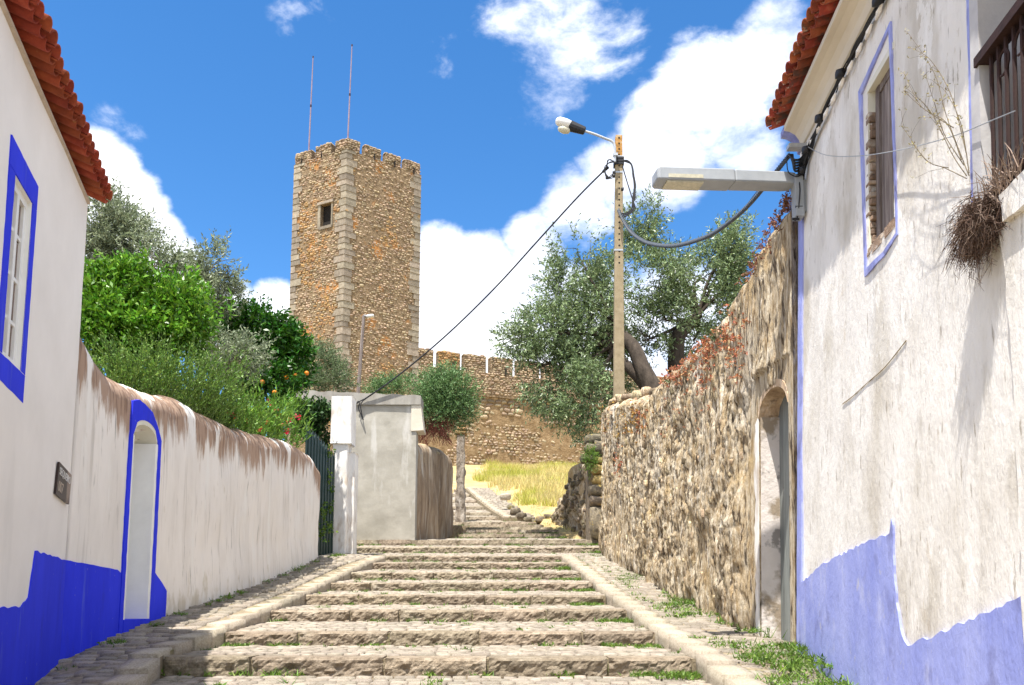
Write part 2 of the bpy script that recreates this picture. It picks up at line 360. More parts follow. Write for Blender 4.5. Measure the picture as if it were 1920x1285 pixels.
m_core = mat('castle_mortar', [(.3, (.11, .075, .042)), (.5, (.20, .14, .08)), (.7, (.32, .235, .14))], 6, bump=1, bscale=9, bdist=.08, stains=[dict(col=(.46, .20, .05), scale=.55, lo=.58, hi=.66, amt=.8), dict(col=(.12, .09, .06), scale=4, lo=.60, hi=.68, amt=.8)])
m_lichen = mat('lichened_rubble', [(.28, (.21, .115, .045)), (.5, (.34, .20, .085)), (.72, (.44, .33, .19))], 7, bump=.8, bscale=14, bdist=.05, rand=.32, hue=.012)
m_quoin = mat('granite_quoin', [(.28, (.165, .135, .10)), (.5, (.25, .212, .16)), (.72, (.34, .295, .23))], 5, bump=.5, bscale=14, bdist=.03, rand=.26, hue=.01, stains=[dict(col=(.46, .25, .07), scale=1.2, lo=.62, hi=.7, amt=.6), dict(col=(.20, .17, .13), scale=4, lo=.6, hi=.7, amt=.5)])
m_castle_low = mat('castle_render', [(.3, (.15, .095, .045)), (.5, (.245, .165, .085)), (.7, (.34, .245, .14))], 2.2, bump=1, bscale=7, bdist=.1, stains=[dict(col=(.18, .12, .06), scale=4, lo=.60, hi=.68, amt=.7)])
m_rough_wall = mat('eroded_earth_wall', [(.30, (.095, .06, .03)), (.42, (.32, .225, .12)), (.53, (.53, .44, .31)), (.70, (.74, .68, .56))], 14, stretch=(1, 1.2, .2), nrough=.8, bump=1, bscale=34, bdist=.05,
    stains=[dict(col=(.60, .56, .49), scale=2.6, stretch=(1, 1, .25), lo=.57, hi=.68, amt=.6), dict(col=(.46, .32, .16), scale=2.3, stretch=(1, 1, .4), lo=.56, hi=.68, amt=.6),
            dict(col=(.06, .04, .025), scale=17, stretch=(1, 1.5, .2), lo=.55, hi=.61, amt=.92), dict(col=(.78, .71, .60), scale=13, stretch=(1, 1.5, .14), lo=.60, hi=.68, amt=.7),
            dict(col=(.50, .36, .18), scale=1.5, uv=(0, 1.0, .16), lo=.60, hi=.72, amt=.8), dict(col=(.24, .10, .05), scale=4, stretch=(1, 1, .6), uv=(0, .3, .34), lo=.72, hi=.8, amt=.7)])
m_wall_stone = mat('wall_stone', [(.28, (.20, .14, .08)), (.5, (.44, .34, .21)), (.72, (.66, .57, .42))], 9, stretch=(1, 1, .35), bump=1, bscale=30, bdist=.025, rand=.55, hue=.016, stains=[dict(col=(.12, .09, .07), scale=8, lo=.58, hi=.66, amt=.7)])
m_dark_stone = mat('dark_drystone', [(.28, (.085, .07, .055)), (.5, (.17, .14, .10)), (.72, (.32, .26, .18))], 7, bump=.8, bscale=20, bdist=.03, rand=.4, hue=.02, stains=[dict(col=(.48, .33, .08), scale=4, lo=.58, hi=.66, amt=.7)])
m_ochre_stone = mat('ochre_drystone', [(.28, (.22, .15, .06)), (.5, (.42, .30, .11)), (.72, (.52, .42, .22))], 7, bump=.8, bscale=20, bdist=.03, rand=.25)
m_brown_wall = mat('stained_garden_wall', [(.3, (.14, .095, .06)), (.5, (.30, .22, .145)), (.7, (.50, .41, .31))], 4, stretch=(1, 1, .2), bump=.8, bscale=14, bdist=.03,
    stains=[dict(col=(.56, .51, .44), scale=6, stretch=(1, 1, .12), lo=.56, hi=.66, amt=.7), dict(col=(.50, .40, .22), scale=5, uv=(0, .35, .32), lo=.64, hi=.76, amt=.8)])
m_pier = mat('mottled_pier_stone', [(.3, (.16, .12, .085)), (.5, (.30, .25, .20)), (.7, (.52, .47, .41))], 5, stretch=(1, 1, .5), bump=1, bscale=16, bdist=.05, stains=[dict(col=(.10, .08, .06), scale=7, lo=.56, hi=.64, amt=.8)])
m_concrete = mat('bare_concrete', [(.3, (.29, .27, .225)), (.55, (.39, .365, .31)), (.75, (.47, .445, .39))], 1.8, bump=.3, bscale=20, bdist=.01,
    stains=[dict(col=(.30, .28, .24), scale=2, stretch=(1, 1, .5), lo=.56, hi=.72, amt=.6), dict(col=(.56, .54, .50), scale=2.4, stretch=(1, 1, .25), lo=.58, hi=.68, amt=.7)])
m_concrete_dk = mat('weathered_concrete', [(.3, (.24, .22, .19)), (.7, (.38, .36, .32))], 4, stretch=(1, 1, .3), bump=.4, bscale=20, bdist=.01)
m_pole = mat('concrete_pole', [(.3, (.23, .18, .105)), (.7, (.34, .275, .175))], 8, bump=.3, bscale=40, bdist=.01, stains=[dict(col=(.42, .24, .09), scale=5, lo=.62, hi=.72, amt=.5)])
m_pole_top = mat('lichened_pole', [(.35, (.12, .08, .04)), (.5, (.42, .21, .05)), (.65, (.42, .34, .22))], 9, bump=.4, bscale=40, bdist=.01)
m_black = mat('black_plastic', [(.3, (.012, .012, .014)), (.7, (.022, .022, .025))], 20, bump=0, rough=.5)
m_cable = mat('grey_twisted_cable', [(.3, (.03, .036, .045)), (.7, (.065, .075, .09))], 20, bump=0, rough=.55)
m_iron = mat('rusty_iron', [(.3, (.018, .008, .007)), (.7, (.045, .018, .014))], 20, bump=.2, rough=.75)
m_galv = mat('galvanised_steel', [(.3, (.36, .38, .40)), (.7, (.48, .50, .52))], 20, bump=.05, rough=.45, metal=.5)
m_lampgrey = mat('grey_lamp_housing', [(.3, (.27, .29, .31)), (.7, (.33, .35, .37))], 8, bump=0, rough=.5)
m_lampwhite = mat('white_lamp_housing', [(.3, (.66, .66, .64)), (.7, (.74, .74, .72))], 8, bump=0, rough=.4)
m_lens = mat('lamp_lens', [(.3, (.42, .40, .30)), (.7, (.62, .58, .44))], 30, bump=0, rough=.25, spec=.5)
m_gate = mat('green_gate_paint', [(.3, (.010, .028, .024)), (.7, (.018, .045, .038))], 12, bump=.1, rough=.5, stains=[dict(col=(.16, .09, .05), scale=9, lo=.68, hi=.74, amt=.7)])
m_wood = mat('grey_weathered_wood', [(.3, (.10, .075, .065)), (.5, (.19, .155, .14)), (.7, (.30, .26, .24))], 5, stretch=(6, 6, .5), bump=.6, bscale=14, bdist=.01, rand=.15)
m_door = mat('pale_grey_door_paint', [(.3, (.14, .152, .145)), (.7, (.24, .255, .24))], 5, stretch=(4, 4, .5), bump=.3, bscale=16, bdist=.008, rand=.1, stains=[dict(col=(.15, .12, .10), scale=9, stretch=(3, 3, .4), lo=.64, hi=.7, amt=.7)])
m_marble = mat('grey_stone_jamb', [(.3, (.40, .39, .40)), (.7, (.54, .53, .53))], 5, bump=.2, bscale=30, bdist=.01)
m_brick = mat('crumbling_brick', [(.3, (.14, .09, .06)), (.5, (.27, .185, .13)), (.7, (.46, .39, .32))], 7, bump=1, bscale=22, bdist=.03, rand=.25, stains=[dict(col=(.6, .57, .52), scale=6, lo=.56, hi=.62, amt=.8)])
m_cream = mat('cream_reveal', [(.3, (.62, .60, .50)), (.7, (.72, .70, .60))], 5, bump=.2, bscale=24, bdist=.01)
m_cornice = mat('cream_cornice', [(.3, (.56, .50, .40)), (.7, (.68, .62, .51))], 3, stretch=(1, .4, 1), bump=.25, bscale=18, bdist=.01)
m_glass = mat('window_glass', [(.3, (.10, .06, .05)), (.7, (.22, .14, .11))], 2, bump=0, rough=.2, spec=.15)
m_sign = mat('black_sign', [(.3, (.02, .012, .010)), (.6, (.035, .02, .016))], 9, bump=.1, rough=.4, stains=[dict(col=(.26, .19, .15), scale=4, uvx=(1, .35, .25), lo=.62, hi=.74, amt=.9)])
m_signlet = mat('sign_lettering', [(.3, (.6, .58, .55)), (.7, (.75, .73, .7))], 20, bump=0, rough=.5)
m_pink = mat('faded_red_pole', [(.3, (.17, .11, .15)), (.7, (.30, .24, .28))], 1.5, stretch=(1, 1, 1), bump=0, rough=.5)
m_bark = mat('olive_bark', [(.3, (.03, .022, .016)), (.7, (.085, .065, .048))], 9, stretch=(1, 1, .3), bump=.9, bscale=22, bdist=.03)
m_twig = mat('twig_bark', [(.3, (.11, .085, .06)), (.7, (.20, .16, .115))], 9, bump=.2)
m_redtwig = mat('red_dry_twig', [(.3, (.10, .03, .02)), (.7, (.19, .07, .045))], 9, bump=0)
m_dry = mat('dry_stems', [(.3, (.055, .032, .024)), (.6, (.12, .075, .055)), (.8, (.24, .17, .13))], 5, bump=0, rand=.4)
m_stalk = mat('withered_stalk', [(.3, (.11, .085, .055)), (.7, (.20, .16, .10))], 9, bump=0)
def leafmat(name, a, b, c, rand=.3, hue=.02, tr=.3, rough=.5, spec=.35):
    if 'leaf' in name: a = tuple(q * .5 for q in a); b = tuple(q * .85 for q in b); tr *= .8
    return mat(name, [(.3, a), (.5, b), (.7, c)], .9, bump=0, rand=rand, hue=hue, translucent=tr, rough=rough, spec=spec)
m_olive = leafmat('olive_leaf', (.10, .16, .06), (.20, .28, .115), (.36, .44, .24), .5, .02, .3, .4, .5)
m_olive_l = leafmat('silver_olive_leaf', (.16, .21, .11), (.25, .30, .17), (.40, .44, .30), .5, .015, .35, .4, .5)
m_citrus = leafmat('citrus_leaf', (.06, .17, .010), (.13, .31, .02), (.26, .45, .05), .45, .02, .35, .38)
m_orange_leaf = leafmat('orange_leaf', (.02, .08, .008), (.04, .14, .013), (.08, .23, .02), .45, .02, .3, .36)
m_rosemary = leafmat('rosemary_leaf', (.06, .15, .018), (.14, .27, .035), (.27, .40, .08), .45, .02, .2)
m_oleander = leafmat('oleander_leaf', (.07, .18, .016), (.14, .30, .03), (.26, .44, .06), .4, .02, .35)
m_ivy = leafmat('ivy_leaf', (.02, .055, .014), (.035, .09, .02), (.07, .15, .035), .45, .02, .25)
m_grey = leafmat('grey_shrub_leaf', (.10, .15, .06), (.15, .21, .09), (.23, .28, .15), .4, .015, .3)
m_broom = leafmat('fresh_shrub_leaf', (.08, .17, .055), (.15, .27, .095), (.26, .38, .16), .4, .015, .3)
m_sedum = leafmat('red_stonecrop', (.34, .11, .055), (.48, .20, .10), (.56, .34, .19), .4, .03, .2)
m_sedum_o = leafmat('orange_stonecrop', (.36, .17, .045), (.48, .27, .07), (.44, .36, .13), .4, .03, .2)
m_moss = leafmat('dark_red_moss', (.14, .06, .03), (.24, .10, .05), (.36, .19, .10), .4, .02, .1)
m_stemgreen = mat('green_stem', [(.3, (.05, .09, .02)), (.7, (.10, .15, .04))], 9, bump=0)
m_weed = leafmat('weed_leaf', (.07, .15, .018), (.13, .24, .03), (.24, .33, .06), .4, .02, .35)
m_grass = leafmat('dry_grass', (.46, .38, .13), (.60, .51, .20), (.70, .62, .31), .35, .02, .3)
m_grass_g = leafmat('greening_grass', (.32, .35, .05), (.46, .46, .08), (.58, .52, .12), .35, .02, .3)
m_flower = mat('red_petal', [(.3, (.55, .02, .03)), (.7, (.75, .06, .12))], 9, bump=0, rand=.3, hue=.02, translucent=.3)
m_fruit = mat('orange_fruit', [(.3, (.62, .17, .01)), (.7, (.72, .25, .02))], 9, bump=.2, bscale=60, bdist=.004, rough=.4)
m_bud = mat('pale_bud', [(.3, (.20, .14, .07)), (.5, (.34, .30, .13)), (.7, (.50, .46, .22))], 9, bump=0, rand=.3)
m_hollow_shade = mat('painted_hollow_shade', [(.3, (.010, .008, .007)), (.7, (.02, .016, .013))], 5, bump=0)  # near-black colour painted in for the shade inside openings

# ------------------------------------------------------------------ the lie of the land (heights below/above the eye)
STEPS = [(1233, 6.9, 305, 1300), (1185, 8.5, 420, 1230), (1144, 10.1, 495, 1175), (1116, 11.7, 555, 1132), (1092, 13.3, 605, 1112), (1073, 14.9, 652, 1088), (1055, 16.5, 690, 1070),
         (1042, 17.9, 640, 1131), (1026, 19.2, 653, 1131), (1012.5, 20.5, 640, 1131), (1001, 22.5, 862, 1058), (993, 23.5, 868, 1045), (988.5, 24.4, 875, 1036), (984, 25.2, 880, 1018), (979, 26.1, 800, 1004)]
UPPER = [(969, 28.0, 820, 936), (961, 29.6, 830, 923), (950, 31.3, 835, 908), (938, 33.1, 840, 894), (927, 35.0, 845, 882), (918, 37, 850, 874)]
ST = []
for y, Y, a, b in [(None, 5.3, 0, 0), (None, 3.7, 0, 0), (None, 2.1, 0, 0), (None, .5, 0, 0), (None, -1.1, 0, 0)]:
    k = len(ST); ST.append([Y, EYE - .66 - .195 * k, -2.50, 1.46, .13])
ST = ST[::-1]
for y, Y, a, b in STEPS:
    p = at(a, y, Y); q = at(b, y, Y); ST.append([Y, p.z, p.x, q.x, .14 if Y < 22 else .13])
for y, Y, a, b in UPPER:
    p = at(a, y, Y); q = at(b, y, Y); ST.append([Y, p.z, p.x, q.x, .12])
P = interp([(-60, EYE - 9), (-10, EYE - 2.6)] + [(s[0], s[1]) for s in ST] + [(45, EYE + 6.5), (60, EYE + 9.5), (80, EYE + 10.5), (110, EYE + 9), (200, EYE - 5), (600, EYE - 45), (3000, EYE - 60)])
def ground_z(x, Y):
    return P(Y)
def steps_and_paths():
    # one sheet of ground, under everything, out to the horizon
    ys = np.concatenate([np.linspace(-60, -2, 8), np.linspace(-1, 19, 21), np.linspace(20, 75, 111), np.linspace(78, 200, 20), np.array([300, 600, 1200, 3000.])])
    xs = np.concatenate([np.array([-1500, -600, -200, -80, -40, -20]), np.linspace(-12, 20, 97), np.array([26, 40, 80, 200, 600, 1500.])])
    X, Yg = np.meshgrid(xs, ys, indexing='ij'); Z = P(Yg)
    bump = (fbm(np.stack([X.ravel() * .35, Yg.ravel() * .35, X.ravel() * 0], -1), 4, 3) - .5).reshape(X.shape)
    far = np.clip((Yg - 26.5) / 6, 0, 1)
    redge = np.interp(Yg, [20, 22.5, 26.1, 27.5, 30], [2.2, 1.0, .55, .2, .2]); inl = np.clip((redge + .35 - X) / .3, 0, 1) * np.clip((X + 3.2) / .3, 0, 1) * np.clip((28 - Yg) / 1, 0, 1)
    Z = Z - .35 * np.maximum(1 - np.clip((Yg - 20.6) / 1, 0, 1), inl) + bump * .9 * far
    ridge = np.exp(-((X - 1.8) / 1.6) ** 2) * np.clip((Yg - 26) / 2, 0, 1) * np.clip((45 - Yg) / 10, 0, 1); Z = Z + ridge * .25
    # the upper flight is cut into the slope
    lane = np.array([np.interp(Yg, [26, 28, 35, 37, 45], [.9, .55, -.6, -1.0, -2.4])])[0]
    cut = np.clip((lane + .25 - X) / .5, 0, 1) * np.clip((Yg - 25) / 1, 0, 1) * np.clip((39 - Yg) / 2, 0, 1); Z = Z - cut * .4
    obj('ground', grid(np.stack([X, Yg, Z], -1)), m_hill, smooth_=True, kind='structure', origin=(0, 0, 0))
    # flights of steps
    for nm, seq in (('lower_stairs', ST[:20]), ('upper_stairs', ST[19:])):
        base = MB(); T = []; blocks = []
        for i in range(len(seq) - 1):
            Y, z, a, b, r = seq[i]; Y2, z2, a2, b2, r2 = seq[i + 1]; zb = z2 - r2
            if nm == 'lower_stairs' or True:
                lo = .3
            A2, B2 = (a2 - .02, b2 + .02); aa, bb = min(a, A2) - .03, max(b, B2) + .03
            base.hexa([(a - .03, Y + .045, z - .4), (b + .03, Y + .045, z - .4), (bb, Y2 + .26, zb - .4), (aa, Y2 + .26, zb - .4), (a - .03, Y + .045, z - .014), (b + .03, Y + .045, z - .014), (bb, Y2 + .26, zb - .012), (aa, Y2 + .26, zb - .012)])
        par = obj(nm, base, m_dirt, kind='structure', origin=(0, seq[0][0], seq[0][1] - .4))
        for i in range(len(seq)):
            Y, z, a, b, r = seq[i]
            x = a; n = max(2, round((b - a) / (.86 if Y < 22 else 1.0)))
            cuts = [a] + sorted(a + (b - a) * (k + random.uniform(-.2, .2)) / n for k in range(1, n)) + [b]
            for k in range(n):
                x0, x1 = cuts[k] + .011, cuts[k + 1] - .011
                nx, nz = max(4, min(40, int((x1 - x0) / .024))) , 8
                if Y > 20: nx, nz = max(3, nx // 2), 2
                u = np.linspace(0, 1, nx + 1); w = np.concatenate([np.linspace(0, 1, nz + 1)])
                dz = random.uniform(-.008, .008); dy = random.uniform(-.025, .02)
                U, Wt = np.meshgrid(u, w, indexing='ij')
                FX = x0 + (x1 - x0) * U; FZ = z - r - .03 + (r + .03 + dz) * Wt
                nse = fbm(np.stack([FX.ravel() * 13, FZ.ravel() * 17, np.full(FX.size, Y * 3.)], -1), 4, 4, .65).reshape(FX.shape)
                edge = np.maximum(np.abs(U - .5) * 2, np.clip((Wt - .7) / .3, 0, 1)) ** 5
                FY = Y + dy - (nse - .5) * .075 + edge * .028
                front = np.stack([FX, FY, FZ], -1)
                top = np.stack([x0 + (x1 - x0) * u, np.full(nx + 1, Y + .15), z + dz + (fbm(np.stack([u * 5 + x0 * 3, u * 0 + Y, u * 0], -1), 2) - .5) * .016 + .004], -1)[:, None]
                back = np.stack([x0 + (x1 - x0) * u, np.full(nx + 1, Y + .27), np.full(nx + 1, z + dz * .5)], -1)[:, None]
                low = back.copy(); low[..., 2] = z - r - .03
                S = np.concatenate([front, top, back, low], 1); V, F = grid(S); nv = S.shape[1]
                F = F.tolist() + [list(range(nv)), [(len(u) - 1) * nv + q for q in range(nv)][::-1]]
                obj('step_block', (V, F), m_granite, par, smooth_=False)
        for i in range(len(seq) - 1):
            Y, z, a, b, r = seq[i]; Y2, z2, a2, b2, r2 = seq[i + 1]; zb = z2 - r2
            y = Y + .335
            if Y < 5.2 and i < 4 and nm == 'lower_stairs': continue
            big = 1 if Y < 20 else 1.5
            while y < Y2 - .03:
                d = random.uniform(.10, .135) * big; t = (y - Y - .24) / (Y2 - Y - .24); zz = z + (zb - z) * min(t, 1)
                xa = a + (a2 - a) * t; xb = b + (b2 - b) * t; x = xa + random.uniform(0, .06)
                while x < xb - .05:
                    w = random.uniform(.10, .18) * big
                    T.append(mtx((x + w / 2, y + random.uniform(-.008, .008), zz - .032 + random.uniform(-.006, .006)), Vector((w - .008, random.uniform(-.02, .02), random.uniform(-.006, .006))), Vector((0, d - .008, d * (zb - z) / (Y2 - Y))), Vector((0, 0, .085))))
                    x += w
                y += d
        pieces('cobble', T, m_cobble, par, BLOCK, 'block', 300, stuff_name='cobble_paving')
    # sloping paved borders with pale kerb stones
    nose = interp([(s[0], s[1]) for s in ST[:15]] )
    def border(name, inner, kerbw, outer, zo, sgn, Y0, Y1):
        zi = lambda Y: nose(Y) + .035
        ys = np.linspace(Y0, Y1, 40); b = MB()
        for i in range(39):
            q = []
            for dz in (-.5, -.02):
                for (Y, s) in ((ys[i], 0), (ys[i], 1), (ys[i + 1], 1), (ys[i + 1], 0)):
                    x0 = inner(Y) + sgn * .02; x1 = outer(Y) + sgn * .12; q.append((x0 if s == 0 else x1, Y, (zi(Y) if s == 0 else zo(Y)) + dz))
            if sgn < 0: q = [q[1], q[0], q[3], q[2], q[5], q[4], q[7], q[6]]
            b.hexa(q)
        par = obj(name, b, m_dirt, kind='structure', origin=(inner(Y0), Y0, zi(Y0) - .5))
        T = []; y = Y0
        while y < Y1:
            l = random.uniform(.36, .6); y1 = min(y + l, Y1); ym = (y + y1) / 2
            ax = Vector((kerbw + random.uniform(-.01, .015), 0, 0)); ay = Vector(((inner(y1) - inner(y)), y1 - y - .012, zi(y1) - zi(y)))
            ax = Vector((ay.y, -ay.x, 0)).normalized() * (kerbw + random.uniform(-.012, .012))
            T.append(mtx((inner(ym) + sgn * kerbw * .5, ym, zi(ym) - .112 + random.uniform(-.006, .006)), ax, ay, Vector((0, 0, .24)))); y = y1
        pieces('kerb_stone', T, m_kerb, par, SLAB, 'slab')
        T = []; y = max(Y0, 4.4)
        while y < Y1:
            d = random.uniform(.10, .15); xa = inner(y) + sgn * (kerbw + .012); xb = outer(y) + sgn * .06; x = 0; wid = abs(xb - xa)
            sl = (nose(y + .5) - nose(y - .5))
            while x < wid - .03:
                w = min(random.uniform(.12, .24), wid - x + .05); t = (x + w / 2 + kerbw) / (wid + kerbw); xx = xa + sgn * (x + w / 2)
                T.append(mtx((xx, y + d / 2 + random.uniform(-.012, .012), zi(y) * (1 - t) + zo(y) * t - .048 + random.uniform(-.010, .010)), Vector((w - .009, random.uniform(-.03, .03), random.uniform(-.012, .012))), Vector((random.uniform(-.015, .015), d - .009, d * sl)), Vector((0, 0, .10)))); x += w
            y += d
        pieces('cobble', T, m_cobble, par, BLOCK, 'block', 300, stuff_name='cobble_paving')
        return par
    zl = interp([(0, EYE - 1.15), (6.5, EYE - .56), (8.12, EYE - .25), (9.02, EYE - .11), (11.7, EYE + .25), (15.4, EYE + .82), (18, EYE + 1.05)])
    il = interp([(0, -2.52), (6.0, -2.56), (6.75, -2.74), (6.95, -2.80), (8.5, -2.84), (15, -2.80), (17.6, -2.60)])
    ol = interp([(0, -1.8), (4.6, -2.96), (7, -3.66), (15.4, -3.5), (17.8, -3.62)])
    border('left_path', il, .23, ol, zl, -1, 3.0, 17.6)
    ir = interp([(0, 1.47), (6, 1.47), (6.9, 1.46), (14.9, 1.2), (17.7, 1.02)])
    orr = interp([(0, 1.95), (6.3, 2.34), (7.4, 2.42), (17.25, 1.85), (18, 1.85)])
    zr = interp([(0, EYE - 1.2), (6.28, EYE - .59), (7.4, EYE - .40), (10.3, EYE - .07), (17.25, EYE + .96), (18, EYE + 1.0)])
    border('right_path', ir, .24, orr, zr, 1, 3.0, 17.7)
    # the cobbled ramp beside the upper flight
    il2 = interp([(26.6, -.22), (28, -.42), (29.6, -.69), (31.3, -1.02), (33.1, -1.38), (35, -1.72), (37, -2.05)]); 
    b = MB(); T = []; ys = np.linspace(27.0, 37, 22); K = []
    zz = lambda Y: P(Y) + .05
    for i in range(21):
        q = [(il2(ys[i]), ys[i], zz(ys[i]) - .4), (il2(ys[i]) + .95, ys[i], zz(ys[i]) - .4), (il2(ys[i + 1]) + .95, ys[i + 1], zz(ys[i + 1]) - .4), (il2(ys[i + 1]), ys[i + 1], zz(ys[i + 1]) - .4)]
        b.hexa(q + [(x, y, z + .4) for x, y, z in q])
        y = ys[i]; dy = ys[1] - ys[0]
        K.append(mtx((il2(y) + .11, y + dy / 2, zz(y + dy / 2) - .03), Vector((.24, 0, 0)), Vector((il2(y + dy) - il2(y), dy - .03, zz(y + dy) - zz(y))), Vector((0, 0, .2))))
        for r in range(3):
            x = .24
            while x < .92:
                w = random.uniform(.14, .24); yy = y + dy * (r + .5) / 3
                T.append(mtx((il2(yy) + x + w / 2, yy, zz(yy) + random.uniform(-.015, .01)), Vector((w - .02, 0, 0)), Vector((0, dy / 3 - .02, (zz(y + dy) - zz(y)) / 3)), Vector((0, 0, .09)))); x += w
    par = obj('upper_ramp', b, m_dirt, kind='structure')
    pieces('kerb_stone', K, m_kerb, par, SLAB, 'slab'); pieces('cobble', T, m_cobble, par, BLOCK, 'block', 300)
    # garden terraces behind the walls
    for nm, xa, xb, tab in (('left_garden_soil', -30, -4.0, [(2, EYE + .8), (6.8, EYE + 1.6), (7.2, EYE + 2.1), (9, EYE + 2.1), (15, EYE + 2.5), (20.5, EYE + 2.6), (27, EYE + 2.9), (40, EYE + 5.3)]), ('right_garden_soil', 2.75, 40, [(7.7, EYE + 2.9), (15, EYE + 3.2), (18, EYE + 3.2), (24, EYE + 3.5), (40, EYE + 5.2)])):
        zt = interp(tab); ys = np.linspace(tab[0][0], tab[-1][0], 40); xs = np.linspace(xa, xb, 30); X, Yg = np.meshgrid(xs, ys, indexing='ij')
        if xa < -10: X = np.where(X > -8, np.minimum(X, np.interp(Yg, [0, 7, 7.1, 50], [-5, -5, -3.9, -3.9])), X)
        Z = zt(Yg) + (np.clip((-4.3 - X) * .55, 0, 1.0) * np.clip((Yg - 7) / 1.5, 0, 1) if xa < -10 else 0) + (fbm(np.stack([X.ravel(), Yg.ravel(), X.ravel() * 0], -1), 3).reshape(X.shape) - .5) * .3
        obj(nm, grid(np.stack([X, Yg, Z], -1)), m_soil, smooth_=True, kind='structure')
steps_and_paths()

# ------------------------------------------------------------------ wall planes of the two rows of houses
def plane(n, d): return Vector(n), d
def hit(px, py, pl):
    n, d = pl; r = Vector(ray(px, py)); p = r * (d / n.dot(r)); return Vector((p.x, p.y, p.z + EYE))
nL = Vector((.96, .279, 0)).normalized(); PL = (nL, nL.dot(Vector((-3.66, 7, 0)))); tL = Vector((-nL.y, nL.x, 0)); OL = Vector((-3.66, 7, 0))
nG = Vector((8.4, -.16, 0)).normalized(); PG = (nG, nG.dot(Vector((-3.66, 7, 0))))
PR = (Vector((1, -.07, -.045)), 1.935); PS = (Vector((1, .064, -.03)), 2.906)
def fL(s, z, off): return OL + tL * s + nL * off + Vector((0, 0, z))
def fG(Y, z, off): x = -3.66 + .16 / 8.4 * (Y - 7); return Vector((x + off, Y, z))
def fR(Y, z, off): return Vector((1.935 + .07 * Y + .045 * (z - EYE) - off, Y, z))
def fS(Y, z, off): return Vector((2.906 - .064 * Y + .03 * (z - EYE) - off, Y, z))
def cL(px, py): h = hit(px, py, PL); return ((h - OL).dot(tL), h.z)
def cG(px, py): h = hit(px, py, PG); return (h.y, h.z)
def cR(px, py): h = hit(px, py, PR); return (h.y, h.z)
def cS(px, py): h = hit(px, py, PS); return (h.y, h.z)
def ragged(poly, step=.06, j=.006, keep=()):
    out = []
    for i in range(len(poly)):
        a, b = poly[i], poly[(i + 1) % len(poly)]; n = max(1, int(math.hypot(b[0] - a[0], b[1] - a[1]) / step))
        for k in range(n):
            t = k / n; jj = 0 if k == 0 else j; out.append((a[0] + (b[0] - a[0]) * t + random.uniform(-jj, jj), a[1] + (b[1] - a[1]) * t + random.uniform(-jj, jj)))
    return out
def panel(name, fn, s0, s1, z0, z1, holes, mt, parent, step=.12, amp=.012, seed=0, topf=None):
    ss = sorted(set(list(np.round(np.arange(s0, s1, step), 3)) + [s1] + [h[i] for h in holes for i in (0, 1)])); zs = sorted(set(list(np.round(np.arange(z0, z1, step), 3)) + [z1] + [h[i] for h in holes for i in (2, 3)]))
    S, Z = np.meshgrid(ss, zs, indexing='ij'); off = (fbm(np.stack([S.ravel() * 1.1, Z.ravel() * 1.1, np.full(S.size, seed * 9.)], -1), 4, seed) - .5) * 2 * amp
    V = np.array([tuple(fn(a, b, c)) for a, b, c in zip(S.ravel(), Z.ravel(), off)]); i = np.arange(S.size).reshape(S.shape); F = []
    for a in range(len(ss) - 1):
        for b in range(len(zs) - 1):
            sm, zm = (ss[a] + ss[a + 1]) / 2, (zs[b] + zs[b + 1]) / 2
            if any(h[0] < sm < h[1] and h[2] < zm < h[3] for h in holes): continue
            F.append((i[a, b], i[a + 1, b], i[a + 1, b + 1], i[a, b + 1]))
    return obj(name, (V, np.array(F)), mt, parent, smooth_=True, uv=np.stack([S.ravel(), Z.ravel()], -1))
def recess(fn, s0, s1, z0, z1, d, arch=None):
    """four reveals of an opening as thick-edged faces and a back"""
    b = MB(); q = lambda s, z, o: tuple(fn(s, z, o))
    b.add([q(s0, z0, .003), q(s1, z0, .003), q(s1, z1, .003), q(s0, z1, .003), q(s0, z0, -d), q(s1, z0, -d), q(s1, z1, -d), q(s0, z1, -d)], [(0, 1, 5, 4), (1, 2, 6, 5), (2, 3, 7, 6), (3, 0, 4, 7)])
    return b
def bar(fn, s0, s1, z0, z1, o0, o1):
    return MB().hexa([tuple(fn(s0, z0, o0)), tuple(fn(s1, z0, o0)), tuple(fn(s1, z0, o1)), tuple(fn(s0, z0, o1)), tuple(fn(s0, z1, o0)), tuple(fn(s1, z1, o0)), tuple(fn(s1, z1, o1)), tuple(fn(s0, z1, o1))])
def painted(name, poly, fn, mt, parent, d0=-.03, d1=.008, j=.006, step=.06):
    return obj(name, MB().prism(ragged(poly, step, j), fn, d0, d1), mt, parent)

